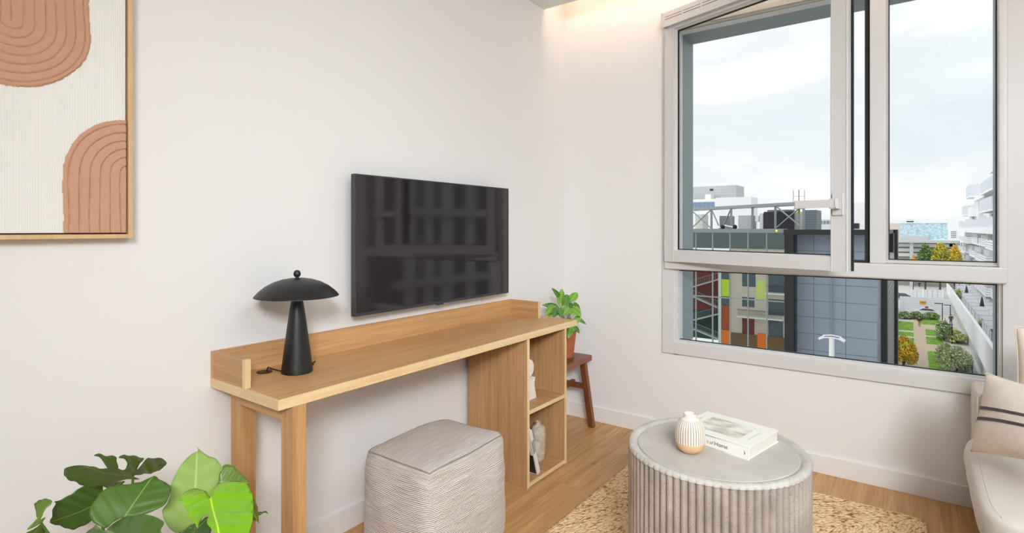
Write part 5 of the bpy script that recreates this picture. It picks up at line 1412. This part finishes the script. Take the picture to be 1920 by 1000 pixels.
def car(cx_, cy_, col, lab):
    t = thing('parked_car', (cx_, cy_, GZ), lab, 'car')
    side_ = [(-2.1, .35), (-2.15, .75), (-1.5, .92), (-.9, 1.42), (.7, 1.45), (1.45, .95), (2.1, .82), (2.15, .35)]
    MB().prism([(cy_+a, GZ+b) for a, b in side_], 0, cx_-.85, cx_+.85, .06).build('body', col, t, 30)
    MB().prism([(cy_+a, GZ+b) for a, b in ((-1.35, .97), (-.85, 1.36), (.65, 1.38), (1.25, .99))], 0, cx_-.87, cx_+.87).build('window', M['winglass'], t, 0)
    for a in (-1.35, 1.35):
        for s_ in (-.86, .70):
            MB().lathe([(.0001, 0), (.33, 0), (.33, .16), (.0001, .16)], (0, 0, 0), 18, caps=False)
            w_ = MB().lathe([(.0001, 0), (.33, 0), (.33, .16), (.0001, .16)], (0, 0, 0), 18, caps=False)
            for v in w_.bm.verts: v.co = Vector((cx_+s_+v.co.z, cy_+a+v.co.x, GZ+.33+v.co.y))
            w_.build('wheel', M['vdark'], t, 30)
car(168, .9, plain('dark blue car paint', (70, 78, 110), .3), 'dark blue parked car at the far left beyond the hoarding')
car(139.5, -3.9, plain('white car paint', (228, 230, 232), .3), 'white parked car in front of the hoarding behind the hedge')
rs = thing('road_sign', (139, -3.5, GZ), 'small round red road sign in front of the hoarding', 'sign')
c = at(1737.5, 577.5, 0, 139)
MB().tube([(139, c.y, GZ), (139, c.y, c.z)], .04, 6).build('post', M['mgrey'], rs)
q_ = MB().lathe([(.0001, 0), (.34, 0), (.34, .04), (.0001, .04)], (0, 0, 0), 20, caps=False)
for v in q_.bm.verts: v.co = Vector((138.9-v.co.z, c.y+v.co.x, c.z+v.co.y))
q_.build('sign_disc', plain('red sign', (200, 60, 60), .5), rs, 30)
def lamp_post(pxt, pyt, X, lab, arm=1):
    c = at(pxt, pyt, 0, X); t = thing('park_lamp_post', (X, c.y, GZ), lab, 'lamp post')
    MB().tube([(X, c.y, GZ), (X, c.y, c.z)], [.08, .06], 8).build('pole', M['vdark'], t)
    MB().box((X-.12, c.y-.1, c.z-.05), (X+.12, c.y+1.1*arm, c.z+.08), .02).build('lamp_head', M['vdark'], t)
lamp_post(1767, 570, 118, 'black park lamp post at the far cross path', 1)
lamp_post(1785, 609, 106, 'black park lamp post between the bushes', 1)
lamp_post(1782, 573, 140, 'thin black lamp post near the hoarding', 1)
c = at(1823, 706, 0, 80); lamp_frame = thing('bicycle_rack', (80, c.y, GZ), 'black square metal hoop at the right of the near bush', 'rack')
zt_ = at(1823, 687, 0, 80).z
c2 = at(1810, 688, 0, 80)
MB().tube([(80, c.y, GZ), (80, c.y, zt_), (80, c2.y, zt_), (80, c2.y, GZ)], .05, 6).build('hoop', M['vdark'], lamp_frame, 0)
rect('grey_path', 66, 97, -8.2, -6.4, .03, plain('blue grey tarmac', (168, 172, 178), .85), 'blue grey tarmac strip beside the terrace wall', 'path')

# street lamp in front of the slate block
SLX = 36.0
c = at(1559.5, 636, 0, SLX); sl = thing('street_lamp', (SLX, c.y, GZ), 'white twin headed street lamp in front of the slate blue block', 'street lamp')
MB().tube([(SLX, c.y, GZ), (SLX, c.y, c.z+.1)], [.17, .15], 12).build('pole', M['white_ext'], sl)
for s_ in (-1, 1):
    MB().bar((SLX-.15, c.y, c.z+.12), (SLX-.15, c.y+s_*.50, c.z+.05), .06).bar((SLX+.15, c.y, c.z+.22), (SLX+.15, c.y+s_*.50, c.z+.15), .06).build('arm', M['white_ext'], sl, 0)
    MB().obox((SLX, c.y+s_*.56, c.z+.02), (0, math.cos(.5), -s_*math.sin(.5)), (1, 0, 0), (0, s_*math.sin(.5), math.cos(.5)), .30, .50, .09, .02).build('lamp_head', M['white_ext'], sl, 0)

# people
def person(pxf, pyf, X, hgt, coat, trousers, label, stride=.16):
    c = at(pxf, pyf, 0, X); y = c.y; s = hgt/1.75
    t = thing('person', (X, y, GZ), label, 'person')
    def skin(name, V, E, R, mat, root=0):
        me = bpy.data.meshes.new(name); me.from_pydata([(v[0]*s, v[1]*s, v[2]*s) for v in V], E, []); me.materials.append(mat)
        o = bpy.data.objects.new(name, me); COL.objects.link(o); o.parent = t
        o.modifiers.new('Skin', 'SKIN'); sv = me.skin_vertices[0].data
        for i, r in enumerate(R): sv[i].radius = (r[0]*s, r[1]*s) if isinstance(r, tuple) else (r*s, r*s)
        sv[root].use_root = True
        sb = o.modifiers.new('Sub', 'SUBSURF'); sb.levels = 1; sb.render_levels = 1
        return o
    V = [(0, 0, .95), (0, 0, 1.2), (0, 0, 1.42), (0, 0, 1.53), (0, 0, 1.66), (0, .19, 1.40), (-.03, .25, 1.14), (.08, .26, .88), (0, -.19, 1.40), (.03, -.25, 1.14), (-.08, -.26, .88), (stride*.4, .09, .88), (stride*.6, .10, .48), (stride, .10, .07), (stride-.13, .10, .03), (-stride*.4, -.09, .88), (-stride*.5, -.10, .48), (-stride, -.10, .07), (-stride-.13, -.10, .03)]
    E = [(0, 1), (1, 2), (2, 3), (3, 4), (2, 5), (5, 6), (6, 7), (2, 8), (8, 9), (9, 10), (0, 11), (11, 12), (12, 13), (13, 14), (0, 15), (15, 16), (16, 17), (17, 18)]
    R = [(.15, .11), (.14, .10), (.15, .10), .055, .095, .06, .045, .035, .06, .045, .035, .085, .06, .04, .035, .085, .06, .04, .035]
    skin('body', V, E, R, plain('skin', (206, 160, 134), .6))
    V = [(0, 0, .86), (0, 0, 1.2), (0, 0, 1.44), (0, .20, 1.41), (-.03, .26, 1.14), (.06, .27, .94), (0, -.20, 1.41), (.03, -.26, 1.14), (-.06, -.27, .94)]
    skin('coat', V, [(0, 1), (1, 2), (2, 3), (3, 4), (4, 5), (2, 6), (6, 7), (7, 8)], [(.21, .16), (.21, .16), (.215, .16), .10, .08, .07, .10, .08, .07], coat)
    V = [(0, 0, .92), (stride*.4, .09, .86), (stride*.6, .10, .48), (stride*.95, .10, .10), (-stride*.4, -.09, .86), (-stride*.5, -.10, .48), (-stride*.95, -.10, .10)]
    skin('trousers', V, [(0, 1), (1, 2), (2, 3), (0, 4), (4, 5), (5, 6)], [(.16, .12), .10, .075, .06, .10, .075, .06], trousers)
    MB().lathe([(.0001, .085*s), (.07*s, .07*s), (.10*s, 0), (.09*s, -.05*s), (.0001, -.03*s)], (X+.015, y, GZ+1.70*s), 14, caps=False).build('hair', plain('dark hair', (48, 38, 32), .8), t)
    return t
cblk, cwht, cgry = plain('black coat cloth', (38, 38, 42), .9), plain('white coat cloth', (230, 228, 226), .9), plain('grey coat cloth', (66, 64, 74), .9)
tr1, tr2 = plain('khaki trousers', (150, 136, 118), .9), plain('dark trousers', (46, 46, 54), .9)
person(1724, 612, 121.4, 1.85, cblk, tr1, 'person in a black coat and khaki trousers walking along the tan path')
person(1772, 610, 126, 1.3, cwht, tr2, 'small person in white top and dark trousers beside the far lamp post')
person(1783, 607, 128, 1.85, cgry, tr2, 'person in a dark grey coat near the far lamp post')
person(1724, 533.5, 205, 1.8, cblk, tr2, 'person in dark clothes far away beyond the gates')
# terrace furniture and plants
def parasol(x, y, z, lab):
    t = thing('closed_parasol', (x, y, z), lab, 'parasol')
    MB().tube([(x, y, z), (x, y, z+3.0)], .05, 6).build('pole', M['dgrey'], t)
    MB().lathe([(.06, 3.1), (.16, 2.6), (.30, 1.6), (.36, 1.0), (.12, .9)], (x, y, z), 14).build('canopy', M['dgrey'], t)
parasol(117, -10.95, -13.2, 'dark closed parasol on the white terrace')
parasol(138, -10.2, -13.2, 'far closed parasol on the white terrace')
clump('terrace_shrub', (96, -9.4, -12.1), (1.2, .7, 1.1), 500, [Y3m, O2, G1], 'yellow green planter shrub behind the terrace parapet', 'shrub', trunk=-13.2, leaf=.14, seed=31, blobs=B5)
clump('terrace_shrub', (90, -10.6, -11.5), (.9, .6, .7), 260, [O2, O1], 'grey shrub on the terrace above the glass cabin', 'shrub', trunk=-13.2, leaf=.12, seed=32, blobs=B5)
clump('terrace_shrub', (138, -9.0, -11.9), (1.2, .8, 1.3), 400, [G1, Y3m], 'green shrub at the far end of the terrace', 'shrub', trunk=-13.2, leaf=.16, seed=33, blobs=B5)
cb = thing('terrace_cabin', (80, -10.2, -13.2), 'glazed terrace cabin with flat dark roof beside the parapet', 'cabin')
MB().box((76, -11.4, -13.2), (82, -9.4, -10.9)).build('glazed_wall', frost, cb, 0)
MB().box((75, -11.8, -10.9), (83.5, -9.2, -10.7)).build('roof', M['dgrey'], cb, 0)
MB().box((73, -10.6, -13.2), (76, -9.5, -11.0)).build('grey_box', M['mgrey'], cb, 0)

# --- our own wing across the courtyard, seen mirrored in the office glass
wg = thing('courtyard_wing', (-3, 18, GZ), 'cream apartment wing with coloured panels and balconies mirrored in the office glass', 'building')
def rf_(px, py, T=-.3):
    r = ray(px, py); t = (GX-CAM[0])/r[0]; t2 = t+(GX-T)/r[0]
    return Vector((T, CAM[1]+t2*r[1], CAM[2]+t2*r[2]))
def rb(nm, pxa, pxb, pya, pyb, mat, x0=-.35, x1=-.3, kind=None):
    a, b = rf_(pxa, pya), rf_(pxb, pyb); zc0, zc1 = rf_((pxa+pxb)/2, pya).z, rf_((pxa+pxb)/2, pyb).z
    return MB().box((x0, b.y, zc1), (x1, a.y, zc0)).build(nm, mat, wg, 0)
cream_w = grid_mat('cream brick', (222, 208, 190), (198, 182, 164), 1, 2.4, 0, .3, 0, .04)
yA, yB, yC = rf_(1474, 500).y-.5, rf_(1368, 500).y, rf_(1290, 500).y+2
MB().box((-8, yA-4, GZ), (-.5, yB, -1.8)).build('brick_wall', cream_w, wg, 0)
MB().box((-8, yA-6, -1.8), (-.6, yC+6, 16)).build('upper_wall', plain('grey green upper wall', (112, 122, 122), .8, var=.12, scale=.5), wg, 0)
MB().box((-8, yA-4, GZ), (-.3, yB, GZ+2.0)).build('plinth', plain('brown plinth', (128, 100, 70), .8), wg, 0)
MB().box((-8, yB, GZ), (-3.5, yC+4, -3)).build('stairwell_wall', plain('brick red wall', (128, 66, 60), .8), wg, 0)
MB().box((-5, yB, GZ), (-3.4, yC+4, -12)).build('dark_base', plain('dark green wall', (60, 78, 62), .8), wg, 0)  # dark green band along the foot of the stairwell
green_p, orange_p, orange_d = plain('lime green panel', (206, 232, 60), .5), plain('orange panel', (250, 128, 40), .5), plain('dark orange panel', (176, 84, 44), .5)
rb('pale_column', 1347, 1352.5, 508, 648, plain('mint column', (214, 232, 218), .6), -.9, -.2)
rb('green_panel', 1353, 1367, 524, 556, green_p); rb('green_panel', 1417, 1437, 526, 562, plain('pale lime panel', (222, 234, 130), .5), -.52, -.45)
rb('orange_panel', 1353, 1367, 573, 618, orange_d); rb('orange_panel', 1353, 1368, 619, 648, orange_p); rb('orange_panel', 1420, 1437, 626, 656, orange_p, -.52, -.25)
rb('dark_reveal', 1353, 1368, 505, 523, M['winglass']); rb('dark_reveal', 1353, 1367, 557, 572, M['winglass'])
red_w = plain('red brown shutter', (120, 60, 48), .5)
for (a_, b_2, c_, d_, mt) in ((1391, 1416, 505, 538, M['winglass']), (1391, 1414, 558, 576, M['winglass']), (1391, 1414, 598, 630, red_w), (1440, 1472, 505, 549, M['winglass']), (1440, 1470, 562, 592, M['winglass']), (1440, 1468, 602, 636, M['winglass'])):
    rb('window', a_, b_2, c_, d_, mt, -.52, -.47)
for (a_, b_2, z_) in ((1386, 1470, 595), (1438, 1476, 550)):
    a, b = rf_(a_, z_), rf_(b_2, z_); zz = (a.z+b.z)/2
    MB().box((-.5, b.y, zz-.12), (1.0, a.y, zz+.06)).build('balcony_slab', M['white_ext'], wg, 0)
    m_ = MB(); n_ = int((a.y-b.y)/.14)
    for k in range(n_): m_.box((.95, b.y+k*.14, zz), (.98, b.y+k*.14+.03, zz+1.05))
    m_.box((.94, b.y, zz+1.03), (.99, a.y, zz+1.09)); m_.build('railing', M['dgrey'], wg, 0)
m_ = MB()
z_lv = [-6.3, -9.0, -11.8, -14.4, GZ]
for k in range(4):
    ya, yb2 = (yC, yB+.8) if k % 2 else (yB+.8, yC)
    p0, p1 = Vector((-2.4, ya, z_lv[k])), Vector((-2.4, yb2, z_lv[k+1]))
    m_.bar(p0, p1, .9, .22)
m_.build('stair_flight', M['lgrey'], wg, 0)
m_ = MB()
for k in range(4):
    ya, yb2 = (yC, yB+.8) if k % 2 else (yB+.8, yC)
    p0, p1 = Vector((-1.9, ya, z_lv[k]+1.1)), Vector((-1.9, yb2, z_lv[k+1]+1.1)); m_.bar(p0, p1, .06)
    for j in range(26):
        q = p0.lerp(p1, j/26); m_.bar(q, q-Vector((0, 0, 1.05)), .035)
m_.build('stair_railing', M['galv'], wg, 0)

# ================================================================== LIGHT
wd = bpy.data.worlds.new('overcast sky'); S.world = wd; wd.use_nodes = True; nt = wd.node_tree; nt.nodes.clear()
o = N(nt, 'ShaderNodeOutputWorld'); bg = N(nt, 'ShaderNodeBackground'); tc = N(nt, 'ShaderNodeTexCoord')
mp = N(nt, 'ShaderNodeMapping'); mp.inputs['Scale'].default_value = (2.2, 2.2, 9); mp.inputs['Location'].default_value = (.35, .2, .1)
nz = N(nt, 'ShaderNodeTexNoise'); nz.inputs['Scale'].default_value = 1.0; nz.inputs['Detail'].default_value = 7; nz.inputs['Roughness'].default_value = .5; nz.inputs['Distortion'].default_value = .4
L(nt, tc.outputs['Generated'], mp.inputs[0]); L(nt, mp.outputs[0], nz.inputs['Vector'])
cr = N(nt, 'ShaderNodeValToRGB'); e = cr.color_ramp.elements
e[0].position = .36; e[0].color = (.545, .58, .615, 1); e[1].position = .60; e[1].color = (.72, .72, .725, 1); k_ = e.new(.50); k_.color = (.615, .632, .652, 1)
L(nt, nz.outputs['Fac'], cr.inputs[0]); L(nt, cr.outputs[0], bg.inputs[0]); bg.inputs[1].default_value = 1.6; L(nt, bg.outputs[0], o.inputs[0])

def area(name, loc, aim, size, power, col, shape='DISK', sy=None):
    d = bpy.data.lights.new(name, 'AREA'); d.shape = shape; d.size = size; d.energy = power; d.color = col
    if sy: d.size_y = sy
    ob = bpy.data.objects.new(name, d); COL.objects.link(ob); ob.location = loc
    ob.rotation_euler = (Vector(aim)-Vector(loc)).to_track_quat('-Z', 'Y').to_euler()
    return ob
sd_ = bpy.data.lights.new('facade_fill_sun', 'SUN'); sd_.energy = 1.25; sd_.angle = math.radians(70); sd_.color = (1, .985, .96)  # soft sun added under the overcast sky to lift the white facades
so_ = bpy.data.objects.new('facade_fill_sun', sd_); COL.objects.link(so_); so_.location = (-20, 30, 40); so_.rotation_euler = Vector((.60, -.55, -.58)).to_track_quat('-Z', 'Y').to_euler()
area('key_light', (-4.4, -3.25, 2.56), (-.6, -.55, .75), 1.1, 48, (.95, .96, .99)).data.spread = math.radians(80)  # unseen key light added behind the camera, roughly along the desk shadows' direction
area('fill_light', (-3.0, -3.1, 2.63), (-3.0, -3.1, 0), 2.8, 58, (.82, .94, 1), 'RECTANGLE', 2.0)  # unseen fill added below the ceiling to brighten the room, no known lamp

# ================================================================== CAMERA
cd = bpy.data.cameras.new('camera'); cam = bpy.data.objects.new('camera', cd); COL.objects.link(cam)
cam.location = CAM; cam.rotation_euler = (PI/2, 0, math.atan2(-D1[1], D2[1]))
cd.sensor_width = 36; cd.lens = F/1920*36; cd.shift_y = -71/1920; cd.clip_end = 2000; cd.clip_start = .02
S.camera = cam
S.view_settings.view_transform = 'Standard'; S.view_settings.look = 'None'; S.view_settings.exposure = 0; S.view_settings.gamma = 1
